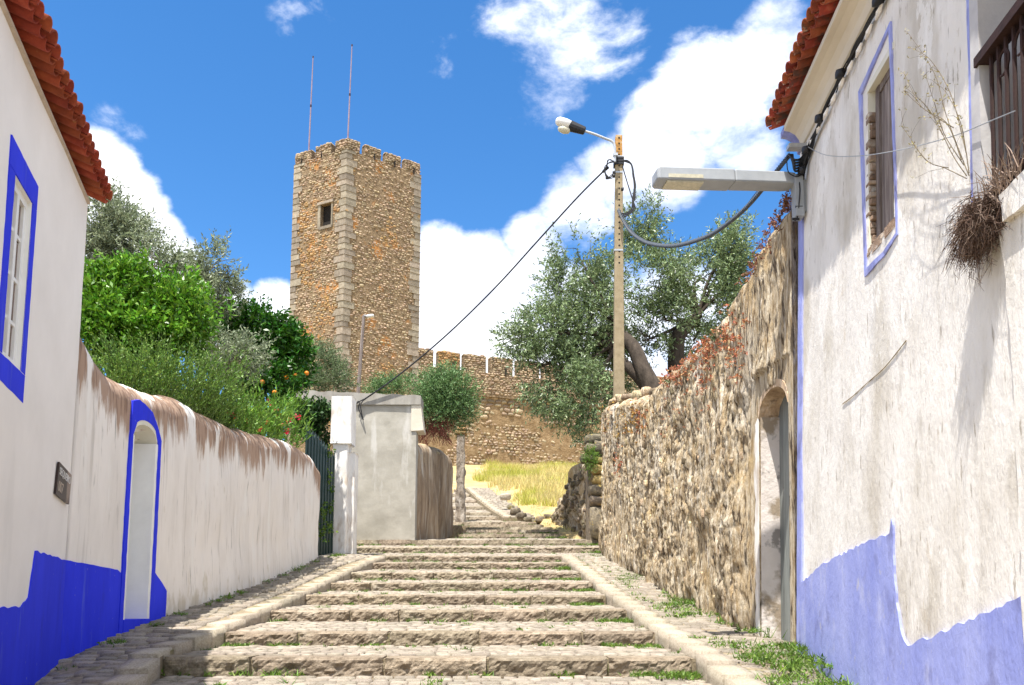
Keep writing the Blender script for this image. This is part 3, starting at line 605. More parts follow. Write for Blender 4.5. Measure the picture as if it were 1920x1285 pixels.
def tile_mesh(r0, r1, l, t=.012, n=7):
    """half round tile along -Y (down slope is +Y here), convex side up"""
    V = []; F = []
    for r, y in ((r0, 0), (r1, l)):
        for rr in (r, r - t):
            for k in range(n + 1):
                a = math.pi * k / n; V.append((math.cos(a) * rr, y, math.sin(a) * rr * .9))
    m = n + 1
    for k in range(n):
        F += [(k, k + 1, 2 * m + k + 1, 2 * m + k), (m + k + 1, m + k, 3 * m + k, 3 * m + k + 1), (k + 1, k, m + k, m + k + 1), (2 * m + k, 2 * m + k + 1, 3 * m + k + 1, 3 * m + k)]
    for k in (0, n): F.append((k, m + k, 3 * m + k, 2 * m + k))
    return np.array(V), np.array(F)
def tiled_roof(parent, eave, along, down, length, pitch, mt, courses=3, total=14, spacing=.135, rise=R(22), soffit=None):
    """eave: start point of the eave edge, along: unit vector along it, down: horizontal unit vector out of the roof"""
    slope_down = (down * math.cos(rise) - Vector((0, 0, 1)) * math.sin(rise)).normalized(); up = along.cross(slope_down)
    if up.z < 0: up = -up
    n = int(length / spacing); cover = tile_mesh(.058, .070, .42); pan = tile_mesh(.070, .058, .42)
    T = []; S = []
    for c in range(total):
        for k in range(n + 1):
            wob = random.uniform(-.008, .008); tw = random.uniform(-.015, .015)
            sd = (slope_down + along * tw).normalized(); al = sd.cross(up).normalized(); al = al if al.dot(along) > 0 else -al
            u2 = al.cross(sd).normalized(); u2 = u2 if u2.dot(up) > 0 else -u2
            base = eave + along * (k * spacing) + slope_down * (wob - .34 * c - .42) + up * (.05 + .012 * random.uniform(-1, 1) + .004 * (c % 2))
            T.append((c, mtx(base, al, sd, u2), 0))
            pb = eave + along * ((k + .5) * spacing) + slope_down * (wob * .6 - .34 * c - .455) + up * .055
            T.append((c, mtx(pb, al, sd, -u2), 1))
    roofm = MB(); deck0 = eave + slope_down * (-.30); e = total * .34
    for q in (0,):
        a = deck0 - up * .035; b2 = a + along * length; c2 = b2 - slope_down * e; d2 = a - slope_down * e
        roofm.hexa([tuple(x) for x in (a - up * .05, b2 - up * .05, c2 - up * .05, d2 - up * .05, a, b2, c2, d2)])
    roof = obj('roof', roofm, m_mortar, parent)
    near = [(m, k) for c, m, k in T if c < courses]; far = [(m, k) for c, m, k in T if c >= courses]
    near = sorted(near, key=lambda q: (q[0].translation - cam.location).length)
    for kind, nm, var in ((0, 'cover_tile', cover), (1, 'pan_tile', pan)):
        pieces(nm, [m for m, k in near if k == kind], mt, roof, [var], nm + mt.name, 300)
    Vs, Fs, b = [], [], 0
    for m, k in far:
        V, F = (cover, pan)[k]; A = np.array(m); Vs.append(V @ A[:3, :3].T + A[:3, 3]); Fs.append(F + b); b += len(V)
    obj('upper_tiles', (np.concatenate(Vs), np.concatenate(Fs)), mt, roof, kind='stuff')
    return roof

# ------------------------------------------------------------------ left house
def left_house():
    base = fL(-2, EYE - 1.6, -2)
    H = thing('whitewashed_house', base, 'whitewashed house on the left with cobalt blue base and window surround, clean red tile eaves', 'house')
    zt = EYE + 3.42; S0, S1 = -5.0, 0.0
    wi = (-2.09, -1.68, EYE + 1.49, EYE + 2.63)
    w = panel('front_wall', fL, S0, S1, EYE - 2.2, zt, [wi], m_plaster_l, H, .13, .012, 2)
    b = MB(); D = 6.0
    q = lambda s, z, o: tuple(fL(s, z, o))
    b.add([q(S0, EYE - 2.2, 0), q(S1 - .002, EYE - 2.2, 0), q(S1 - .002, EYE - 2.2, -D), q(S0, EYE - 2.2, -D), q(S0, zt, 0), q(S1 - .002, zt, 0), q(S1 - .002, zt, -D), q(S0, zt, -D), q(S0, zt + 1.2, -D / 2), q(S1 - .002, zt + 1.2, -D / 2)],
          [(1, 2, 6, 9, 5), (3, 0, 4, 8, 7), (2, 3, 7, 6)])
    obj('rear_walls', b, m_plaster_l, H)
    tiled_roof(H, fL(S0, zt + .035, .15), tL, nL, S1 - S0 + .02, 0, m_tile, 3, 9, .135, R(22))
    rb = MB(); rb.hexa([q(S0, zt + 1.22, -D / 2), q(S1, zt + 1.22, -D / 2), q(S1, zt - .1, -D - .3), q(S0, zt - .1, -D - .3), q(S0, zt + 1.32, -D / 2), q(S1, zt + 1.32, -D / 2), q(S1, zt, -D - .3), q(S0, zt, -D - .3)])
    obj('rear_roof', rb, m_tile, H)
    mo = MB(); mo.hexa([q(S0, zt - .02, -.02), q(S1 - .01, zt - .02, -.02), q(S1 - .01, zt - .012, .02), q(S0, zt - .012, .02), q(S0, zt + .03, -.02), q(S1 - .01, zt + .03, -.02), q(S1 - .01, zt + .01, .02), q(S0, zt + .01, .02)])
    obj('eave_mortar', mo, m_mortar, H)
    W = obj('window', recess(fL, *wi, .055), m_white_trim, H)
    so, st, zo, z1 = -2.215, -1.572, EYE + 1.30, EYE + 2.80
    si, sj, za, zb = wi
    for poly in ([(so, zb + .004), (st, zb + .004), (st, z1), (so, z1 + .02)], [(so, zo + .03), (st, zo), (st, za - .004), (so, za - .004)], [(so, za), (si - .005, za), (si - .005, zb), (so, zb)], [(sj + .005, za), (st, za), (st, zb), (sj + .005, zb)]):
        painted('blue_band', poly, fL, m_blue_l, W, j=.003)
    fr = MB()
    for a, b_, c, d in ((si, si + .05, za, zb), (sj - .05, sj, za, zb), (si, sj, za, za + .05), (si, sj, zb - .05, zb), ((si + sj) / 2 - .025, (si + sj) / 2 + .025, za, zb)):
        x = bar(fL, a, b_, c, d, -.062 + .002 * len(fr.V) / 8, -.030 + .002 * len(fr.V) / 8); fr.add(*x)
    obj('sash_frame', fr, m_white_trim, W)
    for k in (1, 2, 3):
        z = za + (zb - za) * k / 4; obj('glazing_bar', bar(fL, si + .045, sj - .045, z - .012, z + .012, -.058, -.036), m_white_trim, W)
    for k in range(4):
        for j in range(2):
            sa = si + .05 + j * ((sj - si) / 2 - .025); sb = sa + (sj - si) / 2 - .075
            obj('pane', bar(fL, sa, sb, za + .05 + (zb - za - .1) * k / 4 + .006, za + .05 + (zb - za - .1) * (k + 1) / 4 - .006, -.052, -.047), m_glass, W)
    obj('dark_interior', bar(fL, si - .02, sj + .02, za - .02, zb + .02, -.5, -.12), m_hollow_shade, W)
    # painted base with its step down
    pl = [cL(65, 1033), cL(110, 1047), (.004, EYE + .345), (.004, EYE - 1.0), (-3.4, EYE - 1.6), (-3.4, EYE - .15), cL(0, 1140), cL(38, 1138), cL(52, 1120), cL(58, 1080)]
    painted('blue_base', pl, fL, m_blue_l, H, j=.008)
    return H
left_house()
def sign_plate():
    poly = [cL(106, 866), cL(129, 891), cL(124, 946), cL(99, 926)]
    s = MB().prism(poly, fL, .006, .022); V, F = s
    ss = [p[0] for p in poly]; uv = np.array([((p[0] - min(ss)) / (max(ss) - min(ss)), 0) for p in poly] * 2)
    P0 = obj('wall_sign', s, m_sign, uv=uv)
    tag(P0, 'small black metal plate with white lettering on the white house wall near the blue base', 'sign')
    for txt, z0, z1, a0 in (('SEQUEIRO', .60, .88, .07), ('007', .14, .46, .10)):
        cu = bpy.data.curves.new('lettering', 'FONT'); cu.body = txt; cu.size = 1; cu.extrude = .01; tmp = bpy.data.objects.new('tmp', cu); COL.objects.link(tmp)
        dg = bpy.context.evaluated_depsgraph_get(); me = bpy.data.meshes.new_from_object(tmp.evaluated_get(dg)); bpy.data.objects.remove(tmp)
        xs = [v.co.x for v in me.vertices]; ys = [v.co.y for v in me.vertices]; w = max(xs) - min(xs); h = max(ys) - min(ys); wid = .86 if len(txt) > 4 else .34
        V = []
        for v in me.vertices:
            u = a0 + (v.co.x - min(xs)) / w * wid; t = z0 + (v.co.y - min(ys)) / h * (z1 - z0)
            A, B, C_, D = [np.array(p) for p in (poly[3], poly[2], poly[1], poly[0])]
            q = (A * (1 - u) + B * u) * (1 - t) + (D * (1 - u) + C_ * u) * t
            V.append(tuple(fL(q[0], q[1], .0225 + (v.co.z + .01) * .12)))
        F = [tuple(p.vertices) for p in me.polygons]; obj('lettering', (V, F), m_signlet if len(txt) > 4 else m_mortar, P0)
sign_plate()

# ------------------------------------------------------------------ walls with rounded, weathered tops
def wall_body(name, fn, Ys, base, top, thick, rows, disp, mt, parent, r=None, closed=True):
    r = r or thick / 2 - .01; na = 8; G3 = []; UV = []
    Ys = np.asarray(Ys)
    for Y in Ys:
        zb, zt = base(Y), top(Y); L_ = []
        for h in np.linspace(0, 1, rows): L_.append((0., zb + (zt - r - zb) * h, r * 1.57 + (zt - r - zb) * (1 - h), 1))
        for k in range(1, na + 1):
            a = math.pi * k / na; L_.append((-r + r * math.cos(a) - (thick - 2 * r) * (k / na), zt - r + r * math.sin(a), max(0, r * 1.57 * (1 - 2 * k / na)), max(.25, 1 - k / na)))
        L_.append((-thick, zb, 1.5, 0)); G3.append(L_)
    G3 = np.array(G3); nu, nv = G3.shape[:2]; YY = np.repeat(Ys[:, None], nv, 1)
    d = disp(YY.ravel(), G3[..., 1].ravel(), G3[..., 2].ravel()).reshape(nu, nv) * G3[..., 3]
    V = np.array([tuple(fn(y, z, o)) for y, z, o in zip(YY.ravel(), G3[..., 1].ravel(), (G3[..., 0] + d).ravel())]).reshape(nu, nv, 3)
    ztn = (fbm(np.stack([YY.ravel() * 4, G3[..., 0].ravel() * 4, YY.ravel() * 0], -1), 3, 8).reshape(nu, nv) - .5) * .05
    V[..., 2] += ztn * (G3[..., 2] < r * 1.6)
    Vv, F = grid(V); F = F.tolist() + [[0 * nv + k for k in range(nv)][::-1], [(nu - 1) * nv + k for k in range(nv)]]
    uv = np.stack([YY.ravel(), G3[..., 2].ravel()], -1)
    return obj(name, (Vv, F), mt, parent, smooth_=True, uv=uv)

def left_garden_wall():
    top = interp([(7.0, EYE + 2.42)] + [cG(*p) for p in [(185, 648), (215, 688), (250, 713), (300, 733), (330, 743), (360, 743), (385, 763), (420, 783), (450, 798), (500, 813), (540, 823), (570, 834), (588, 848)]] + [(15.4, EYE + 2.5)])
    base = lambda Y: np.interp(Y, [7, 8.12, 9.02, 11.7, 15.4], [EYE - .6, EYE - .3, EYE - .16, EYE + .2, EYE + .76])
    T = thing('garden_wall', fG(11, EYE, -.3), 'long white garden wall on the left with brown weathered rounded top and blue framed door', 'wall')
    d0, d1, zs, zc = 8.05, 8.57, EYE + 1.60, EYE + 1.74     # door niche
    def arch(Y): return zs + (zc - zs) * np.sqrt(np.clip(1 - ((Y - (d0 + d1) / 2) / ((d1 - d0) / 2)) ** 2, 0, 1))
    Ys = sorted(set(list(np.round(np.arange(7.0, 15.4, .07), 3)) + list(np.linspace(d0 - .012, d1 + .012, 12)) + [d0, d1, 15.4]))
    def disp(Y, z, v):
        q = np.stack([Y, z * .55, Y * 0], -1)
        o = (fbm(q * 1.1, 4, 11) - .5) * .10 + (fbm(q * 6, 3, 5) - .5) * .022
        o += np.clip((.6 - v) / .6, 0, 1) * (fbm(np.stack([Y * 2.2, z * .3, Y * 0], -1), 3, 9) - .5) * .14
        o += np.clip((v - 1.7) / .6, 0, 1) * .05; low = np.clip((v - .35) / .5, 0, 1); o *= 1 - low * (1 - np.clip((Y - 8.75) / 1.3, .04, 1)); o *= np.clip((Y - 7) / .5, 0, 1); nr = np.clip(np.minimum(np.abs(Y - d0), np.abs(Y - d1)) / .3, .15, 1); o = np.where((Y > d0 - .3) & (Y < d1 + .3), o * nr, o)
        return np.where((Y >= d0 - .001) & (Y <= d1 + .001) & (z < arch(Y)), -.30, o)
    wall_body('wall_face', fG, Ys, base, top, .55, 64, disp, m_plaster_g, T, r=.22)
    D = bar(fG, d0, d1, EYE - .5, EYE + 1.76, -.26, -.22)
    door = obj('niche_door', D, m_white_trim, T)
    jm = obj('door_jamb', bar(fG, d1 - .03, d1 + .025, EYE - .3, zs, -.25, .012), m_white_trim, T)
    obj('door_jamb', bar(fG, d0 - .025, d0 + .02, EYE - .3, zs, -.25, .012), m_white_trim, T)
    a = MB(); n = 10; pts = [(d0 + (d1 - d0) * k / n, float(arch(d0 + (d1 - d0) * k / n))) for k in range(n + 1)]
    poly = pts + [(p[0], p[1] + .05) for p in pts[::-1]]
    obj('door_arch', MB().prism(poly, fG, -.25, .012), m_cream, T)
    o = [(d0 - .085, EYE - .36), (d0 - .02, EYE - .36), (d0 - .012, EYE + .8)] + [(d0 - .012, zs)] + [(p[0], p[1] + .045) for p in pts[1:-1]] + [(d1 + .022, zs), (d1 + .022, EYE - .2), (d1 + .40, EYE - .16), (d1 + .40, EYE + .12), (d1 + .28, EYE + .20), (d1 + .10, EYE + .30), (d1 + .095, zs + .05), (d1 + .0, zs + .17), (d1 - .14, zs + .30), (d0 + .2, zs + .345), (d0 + .08, zs + .36), (d0 - .05, zs + .32), (d0 - .075, zs - .1)]
    painted('blue_surround', o, fG, m_blue_l, T, -.03, .016, .004)
    painted('blue_base', [(6.998, EYE - .6), (d0 - .09, EYE - .36), (d0 - .09, EYE + .27), (d0 - .16, EYE + .30), (6.998, EYE + .345)], fG, m_blue_l, T, -.05, .009, .003)
    obj('door_sill', bar(fG, d0 - .01, d1 + .01, EYE - .6, EYE - .16, -.24, .02), m_blue_l, T)
left_garden_wall()

# ------------------------------------------------------------------ gate, gatepost and the concrete wall
def gate_and_posts():
    a = at(566, 1040, 15.55); b = at(621, 1045, 17.35); a.z = EYE + .80; b.z = EYE + .98
    za, zb = at(566, 800, 15.55).z, at(621, 853, 17.35).z
    G = thing('metal_gate', (a + b) / 2, 'dark green metal gate of narrow upright slats between garden wall and white gatepost', 'gate')
    d = (b - a).normalized(); nrm = Vector((d.y, -d.x, 0)).normalized(); n = 20
    def g(t, z, o): return a + (b - a) * t + nrm * o - Vector((0, 0, (a + (b - a) * t).z)) + Vector((0, 0, z))
    zt = lambda t: za + (zb - za) * t; z0 = lambda t: a.z + (b.z - a.z) * t
    for k in range(n):
        t0, t1 = k / n + .004, (k + 1) / n - .004; o = .012 if k % 2 else 0
        m = MB().hexa([tuple(g(t0, z0(t0), o)), tuple(g(t1, z0(t1), o)), tuple(g(t1, z0(t1), o + .02)), tuple(g(t0, z0(t0), o + .02)), tuple(g(t0, zt(t0) - .06, o)), tuple(g(t1, zt(t1) - .06, o)), tuple(g(t1, zt(t1) - .06, o + .02)), tuple(g(t0, zt(t0) - .06, o + .02))])
        obj('slat', m, m_gate, G)
        tm = (t0 + t1) / 2
        obj('spike', MB().add([tuple(g(t0, zt(t0) - .06, o)), tuple(g(t1, zt(t1) - .06, o)), tuple(g(t1, zt(t1) - .06, o + .02)), tuple(g(t0, zt(t0) - .06, o + .02)), tuple(g(tm, zt(tm) + .06, o + .01))], [(3, 2, 1, 0), (0, 1, 4), (1, 2, 4), (2, 3, 4), (3, 0, 4)]), m_gate, G)
    for zf in (.12, .5, .9):
        m = MB(); q = []
        for t, o in ((0, -.035), (1, -.035), (1, -.003), (0, -.003)): q.append((t, o))
        m.hexa([tuple(g(t, z0(t) + (zt(t) - z0(t)) * zf - .025, o)) for t, o in q] + [tuple(g(t, z0(t) + (zt(t) - z0(t)) * zf + .025, o)) for t, o in q]); obj('rail', m, m_gate, G)
    # white gatepost: slim shaft below, wider block above
    pl, pr = at(619, 1000, 17.55), at(657, 1000, 17.55); zt_, zm, zb_ = at(640, 742, 17.55).z, at(640, 832, 17.55).z, EYE + .8
    Pp = thing('gatepost', ((pl.x + pr.x) / 2, 17.7, zb_), 'white flaking gatepost with a wider upper block at the right end of the green gate', 'gatepost')
    def lump(name, x0, x1, y0, y1, z0_, z1_, amp, mt):
        m = []; U = np.linspace(0, 1, 9); ring = [(x0 + (x1 - x0) * u, y0) for u in U] + [(x1, y0 + (y1 - y0) * u) for u in U[1:]] + [(x1 - (x1 - x0) * u, y1) for u in U[1:]] + [(x0, y1 - (y1 - y0) * u) for u in U[1:-1]]
        Z = np.linspace(z0_, z1_, 40); A = np.array([[(x, y, z) for x, y in ring + [ring[0]]] for z in Z]); nn = fbm(A.reshape(-1, 3) * 3.2, 4, 21).reshape(A.shape[:2]) - .5
        c = np.array([(x0 + x1) / 2, (y0 + y1) / 2]); dd = A[..., :2] - c; A[..., :2] += dd / np.linalg.norm(dd, axis=-1, keepdims=True) * (nn * amp)[..., None]
        A[:, -1] = A[:, 0]; V, F = grid(A); nv = A.shape[1]; F = F.tolist() + [[(len(Z) - 1) * nv + k for k in range(nv - 1)], [k for k in range(nv - 1)][::-1]]
        return obj(name, (V, F), mt, Pp, smooth_=True)
    lump('shaft', pl.x + .03, pr.x - .10, 17.55, 17.95, zb_, zm + .02, .07, m_plaster_p)
    lump('buttress', pr.x - .16, pr.x + .03, 17.72, 18.1, zb_, zm - .15, .06, m_plaster_p)
    lump('upper_block', pl.x - .03, pr.x - .02, 17.5, 17.98, zm, zt_, .03, m_plaster_p)
    # pale low coping seen behind the gate
    # concrete wall with a lintel slab
    x0, x1 = at(655, 1000, 20.62).x - .05, at(781, 1000, 20.62).x - .04; zb_ = EYE + 1.25; zt_ = at(720, 760, 20.6).z
    C = thing('concrete_wall', ((x0 + x1) / 2, 20.7, zb_), 'bare grey concrete wall slab at the top of the lower steps carrying a long lintel', 'wall')
    U, Z = np.meshgrid(np.linspace(0, 1, 22), np.linspace(0, 1, 36), indexing='ij'); nn = fbm(np.stack([U.ravel() * 3, Z.ravel() * 6, U.ravel() * 0], -1), 4, 31).reshape(U.shape) - .5
    A = np.stack([x0 + (x1 - x0) * U, 20.6 + nn * .03, zb_ + (zt_ - zb_) * Z], -1); Bk = A.copy(); Bk[..., 1] = 21.05
    V, F = grid(A); V2, F2 = grid(Bk); nu, nv = U.shape; F = F.tolist() + (F2[:, ::-1] + len(V)).tolist(); n = len(V); idx = lambda i, j: i * nv + j
    for i in range(nu - 1): F += [[idx(i, 0), n + idx(i, 0), n + idx(i + 1, 0), idx(i + 1, 0)], [idx(i, nv - 1), idx(i + 1, nv - 1), n + idx(i + 1, nv - 1), n + idx(i, nv - 1)]]
    for j in range(nv - 1): F += [[idx(0, j), idx(0, j + 1), n + idx(0, j + 1), n + idx(0, j)], [idx(nu - 1, j), n + idx(nu - 1, j), n + idx(nu - 1, j + 1), idx(nu - 1, j + 1)]]
    obj('slab', (np.concatenate([V, V2]), F), m_concrete, C)
    l0, l1 = at(533, 745, 20.55), at(789, 750, 20.55); tl, tr = at(533, 731, 20.55).z, at(789, 742, 20.55).z
    lin = MB(); m = 24
    for k in range(m):
        xa, xb = l0.x + (l1.x - l0.x) * k / m, l0.x + (l1.x - l0.x) * (k + 1) / m; ja = .012 * math.sin(k * 1.7) + .008 * math.sin(k * 4.1); jb = .012 * math.sin((k + 1) * 1.7) + .008 * math.sin((k + 1) * 4.1)
        ta, tb = tl + (tr - tl) * k / m + ja, tl + (tr - tl) * (k + 1) / m + jb
        lin.hexa([(xa, 20.54, zt_ + .002), (xb, 20.54, zt_ + .002), (xb, 21.2, zt_ + .002), (xa, 21.2, zt_ + .002), (xa, 20.54, ta), (xb, 20.54, tb), (xb, 21.2, tb), (xa, 21.2, ta)])
    obj('lintel', lin, m_concrete_dk, C)
    e0, e1 = at(771, 780, 20.56), at(793, 780, 20.56)
    z1, z2 = at(780, 757, 20.56).z, at(780, 808, 20.56).z
    obj('bracket_block', MB().hexa([(e0.x, 20.57, z2), (e1.x + .02, 20.57, z2 + .02), (e1.x + .02, 21.1, z2), (e0.x, 21.1, z2), (e0.x, 20.57, zt_ - .004), (e1.x - .06, 20.57, zt_ - .004), (e1.x - .06, 21.1, zt_ - .004), (e0.x, 21.1, zt_ - .004)]), m_cornice, C)
gate_and_posts()
def brown_wall():
    A0 = at(776, 1008, 20.75); A1 = at(862, 978, 26.0); dx = (A1.x - A0.x) / (A1.y - A0.y)
    f = lambda Y, z, o: Vector((A0.x + (Y - A0.y) * dx + o, Y, z))
    top = interp([(20.75, at(778, 838, 20.75).z), (21.3, at(790, 828, 21.3).z), (22.5, at(810, 832, 22.5).z), (24, at(834, 842, 24).z), (25.2, at(846, 858, 25.2).z)])
    base = lambda Y: P(Y) - .3
    T = thing('brown_garden_wall', f(23, P(23), -.3), 'brown streaked garden wall with rounded top running uphill right of the concrete slab', 'wall')
    def disp(Y, z, v): return (fbm(np.stack([Y * 1.5, z * .5, Y * 0], -1), 4, 41) - .5) * .25 + (fbm(np.stack([Y * 9, z * 1.5, Y * 0], -1), 3, 42) - .5) * .07 + np.where(Y > 25, (25 - Y) * .2, 0)
    wall_body('wall_face', f, np.linspace(20.9, 25.25, 60), base, top, .6, 40, disp, m_brown_wall, T)
    # narrow pier beyond the gap
    c = at(862, 975, 26.6); w = .12; zt = at(862, 815, 26.6).z
    Q = thing('stone_pier', (c.x, 26.8, P(26.6) - .2), 'narrow weathered stone pier with orange lichened cap at the far end of the brown wall', 'pier')
    U = np.linspace(0, 1, 7); ring = [(-w + 2 * w * u, 0) for u in U] + [(w, .5 * u) for u in U[1:]] + [(w - 2 * w * u, .5) for u in U[1:]] + [(-w, .5 - .5 * u) for u in U[1:]]
    Z = np.linspace(P(26.6) - .2, zt, 30); Ar = np.array([[(c.x + x * (1.25 - .25 * (k / 29)), 26.6 + y, z) for x, y in ring] for k, z in enumerate(Z)]); nn = fbm(Ar.reshape(-1, 3) * 4, 4, 44).reshape(Ar.shape[:2]) - .5; Ar[..., 0] += nn * .12; Ar[..., 1] += nn * .1; Ar[:, -1] = Ar[:, 0]
    V, F = grid(Ar); nv = Ar.shape[1]; obj('shaft', (V, F.tolist() + [[29 * nv + k for k in range(nv - 1)]]), m_pier, Q, smooth_=True)
    for k in range(3):
        pieces('cap_stone', [mtx((c.x + random.uniform(-.05, .05), 26.82, zt + .07 + .13 * k), Vector((.42 - .08 * k, 0, 0)), Vector((0, .5, 0)), Vector((0, 0, .15)))], m_lichen, Q, RUGGED, 'rug')
brown_wall()

# ------------------------------------------------------------------ castle
def rubble(fn, s0, s1, z0, z1, w, h, skip, T, depth=.22, proud=.05, jit=.45, seed=0, dens=1.0, clamp=False):
    rnd = random.Random(seed); z = z0
    while z < z1 - h * .3:
        hh = h * rnd.uniform(.75, 1.3); s = s0 - rnd.uniform(0, w)
        while s < s1:
            ww = w * rnd.uniform(.6, 1.6); sm, zm = s + ww / 2, z + hh / 2 + rnd.uniform(-.3, .3) * h * .5; s += ww
            if clamp:
                sa_, sb_ = max(s0, sm - ww / 2), min(s1, sm + ww / 2); ww = sb_ - sa_; sm = (sa_ + sb_) / 2
                if ww < .08: continue
            if sm < s0 or sm > s1 or zm > z1 or skip(sm, zm) or rnd.random() > dens: continue
            a = rnd.uniform(-jit, jit) * .5; o = fn(sm, zm, proud - depth / 2 + rnd.uniform(-.05, .03)); S_ = (fn(sm + .1, zm, 0) - fn(sm - .1, zm, 0)).normalized(); U_ = Vector((0, 0, 1)); O_ = (fn(sm, zm, 1) - fn(sm, zm, 0)).normalized()
            sa = S_ * math.cos(a) + U_ * math.sin(a); ua = U_ * math.cos(a) - S_ * math.sin(a); f = rnd.uniform(.86, 1.02)
            T.append(mtx(o, sa * ww * f, O_ * depth, ua * hh * f * rnd.uniform(.85, 1.1)))
        z += hh
def tower():
    c0 = at(645, 700, 58); c0z = at(650, 259, 58).z; lf = at(553, 300, 60.3); rt = at(789, 300, 61.8)
    A, B, C_ = Vector((c0.x + .05, 58, 0)), Vector((lf.x, 60.3, 0)), Vector((rt.x, 61.8, 0)); A.x = at(651, 270, 58).x
    eL = (B - A); eR = (C_ - A); WL, WR = eL.length, eR.length; eL.normalize(); eR.normalize()
    nLf = Vector((eL.y, -eL.x, 0)); nLf = nLf if nLf.y < 0 else -nLf; nRf = Vector((eR.y, -eR.x, 0)); nRf = nRf if nRf.y < 0 else -nRf
    z0, ztop = EYE + 8.2, c0z; zg = ztop - .85
    fl = lambda s, z, o: A + eL * s + nLf * o + Vector((0, 0, z)); fr = lambda s, z, o: A + eR * s + nRf * o + Vector((0, 0, z))
    T = thing('castle_tower', (A + B + C_) / 3 + Vector((0, 0, z0)), 'tall square rubble stone castle tower with grey granite corners and battlements', 'tower')
    # window on the left face
    def hitp(px, py):
        r = Vector(ray(px, py)); t = nLf.dot(A) / nLf.dot(r); p = r * t; return ((p - A).dot(eL), p.z + EYE)
    w = [hitp(602, 385), hitp(621, 425)]; ws0, ws1 = sorted((w[0][0], w[1][0])); wz1 = hitp(611, 383)[1]; wz0 = hitp(611, 424)[1]
    win = (ws0, ws1, wz0, wz1)
    panel('left_face', fl, 0, WL, z0, zg, [win], m_core, T, .45, .04, 51); panel('right_face', fr, 0, WR, z0, zg, [], m_core, T, .45, .04, 52)
    D = B + eR * WR; b = MB(); b.add([tuple(p + Vector((0, 0, z))) for z in (z0, zg) for p in (B, D, C_)], [(0, 1, 4, 3), (1, 2, 5, 4)]); b.add([tuple(p + Vector((0, 0, zg))) for p in (A, C_, D, B)], [(0, 1, 2, 3)]); obj('rear_core', b, m_core, T)
    W = obj('window', recess(fl, *win, .5), m_core, T); obj('dark_interior', bar(fl, ws0 - .05, ws1 + .05, wz0 - .05, wz1 + .05, -.8, -.3), m_hollow_shade, W)
    obj('lintel', bar(fl, ws0 - .18, ws1 + .28, wz1 + .003, wz1 + .20, -.3, .13), m_quoin, W)
    obj('jamb_stone', bar(fl, ws0 - .14, ws0 - .003, wz0 - .1, wz1, -.3, .07), m_quoin, W); obj('jamb_stone', bar(fl, ws1 + .003, ws1 + .24, wz0 - .1, wz1, -.3, .06), m_quoin, W); obj('sill', bar(fl, ws0 - .1, ws1 + .1, wz0 - .22, wz0 - .003, -.3, .09), m_quoin, W)
    # merlons
    def merlon(fn, a, b_, zt, corner=None):
        m = MB(); th = .55; e = .06
        m.add(*bar(fn, a + e, b_ - e, zg - .02, zt, -th, -.02)); o = obj('merlon', m, m_core, T); TT = []
        rubble(fn, a + .03, b_ - .03, zg, zt + .04, .26, .15, lambda s, z: False, TT, .2, .06, jit=.15, seed=int(a * 100) + 3, clamp=True)
        top = [(a + (b_ - a) * (k + .5) / 4) for k in range(4)]
        for s in top:
            p = fn(s, zt, -th / 2); S_ = (fn(s + .1, zt, 0) - fn(s - .1, zt, 0)).normalized(); O_ = (fn(s, zt, 1) - fn(s, zt, 0)).normalized(); TT.append(mtx(p + Vector((0, 0, .01)), S_ * (b_ - a) / 4.1, O_ * th * 1.1, Vector((0, 0, random.uniform(.12, .2)))))
        pieces('merlon_stone', TT, m_rubble, o, ROUND, 'round', 300)
        if b_ - a > 1.2:
            s = (a + b_) / 2 + .1; obj('arrow_slit_shade', bar(fn, s - .035, s + .035, zg - .12, zg + .38, -.1, .085), m_hollow_shade, o)  # solid dark box on the face, coloured as the slit's shade
    for a, b_ in ((.0, .23), (.295, .61), (.68, 1.0)): merlon(fl, WL * a, WL * b_, ztop - .03)
    for a, b_ in ((0, .175), (.225, .455), (.505, .725), (.77, 1)): merlon(fr, WR * a, WR * b_, ztop - .02)
    # corner stones
    Q = []; z = z0; k = 0
    while z < zg - .05:
        h = random.uniform(.40, .56); h = min(h, zg - z)
        for (o, ea, na, eb, nb) in ((A, eL, nLf, eR, nRf), (B, -eL, nLf, eR, Vector((0, 0, 0))), (C_, -eR, nRf, eL, Vector((0, 0, 0)))):
            la, lb = (.80, .52) if random.random() < .5 else (.52, .76); la *= random.uniform(.7, 1.25); lb *= random.uniform(.7, 1.2); pr = .05 + random.uniform(-.012, .012)
            p = o + Vector((0, 0, z + .012)); ni = na.normalized() * pr; nb_ = nb * pr; hh = Vector((0, 0, h - .03))
            if nb.length > 0: P4 = [p + (ni + nb_) * .9, p + eb * lb + nb_, p + eb * lb - ea * 0 + nb_ * -4, p + ea * .3 + eb * .3, p + ea * la - ni * 4, p + ea * la + ni]
            else: P4 = [p + ni - ea * .04, p - ea * .04 + eb * lb, p + ea * .25 + eb * lb, p + ea * la - ni * 4, p + ea * la + ni]
            if ea.cross(eb).z > 0: P4 = P4
            m = MB(); n = len(P4); m.add([tuple(q) for q in P4] + [tuple(q + hh) for q in P4], [tuple(range(n)), tuple(range(n, 2 * n))[::-1]] + [(i, (i + 1) % n, n + (i + 1) % n, n + i) for i in range(n)])
            bevel(obj('quoin', m, m_quoin, T), .02, 1)
        z += h; k += 1
    TT = []
    rubble(fl, .5, WL - .55, z0 + 3, zg + .05, .25, .145, lambda s, z: ws0 - .22 < s < ws1 + .35 and wz0 - .22 < z < wz1 + .24, TT, seed=61)
    rubble(fr, .5, WR - .5, z0 + 3, zg + .05, .25, .145, lambda s, z: False, TT, proud=.035, seed=62)
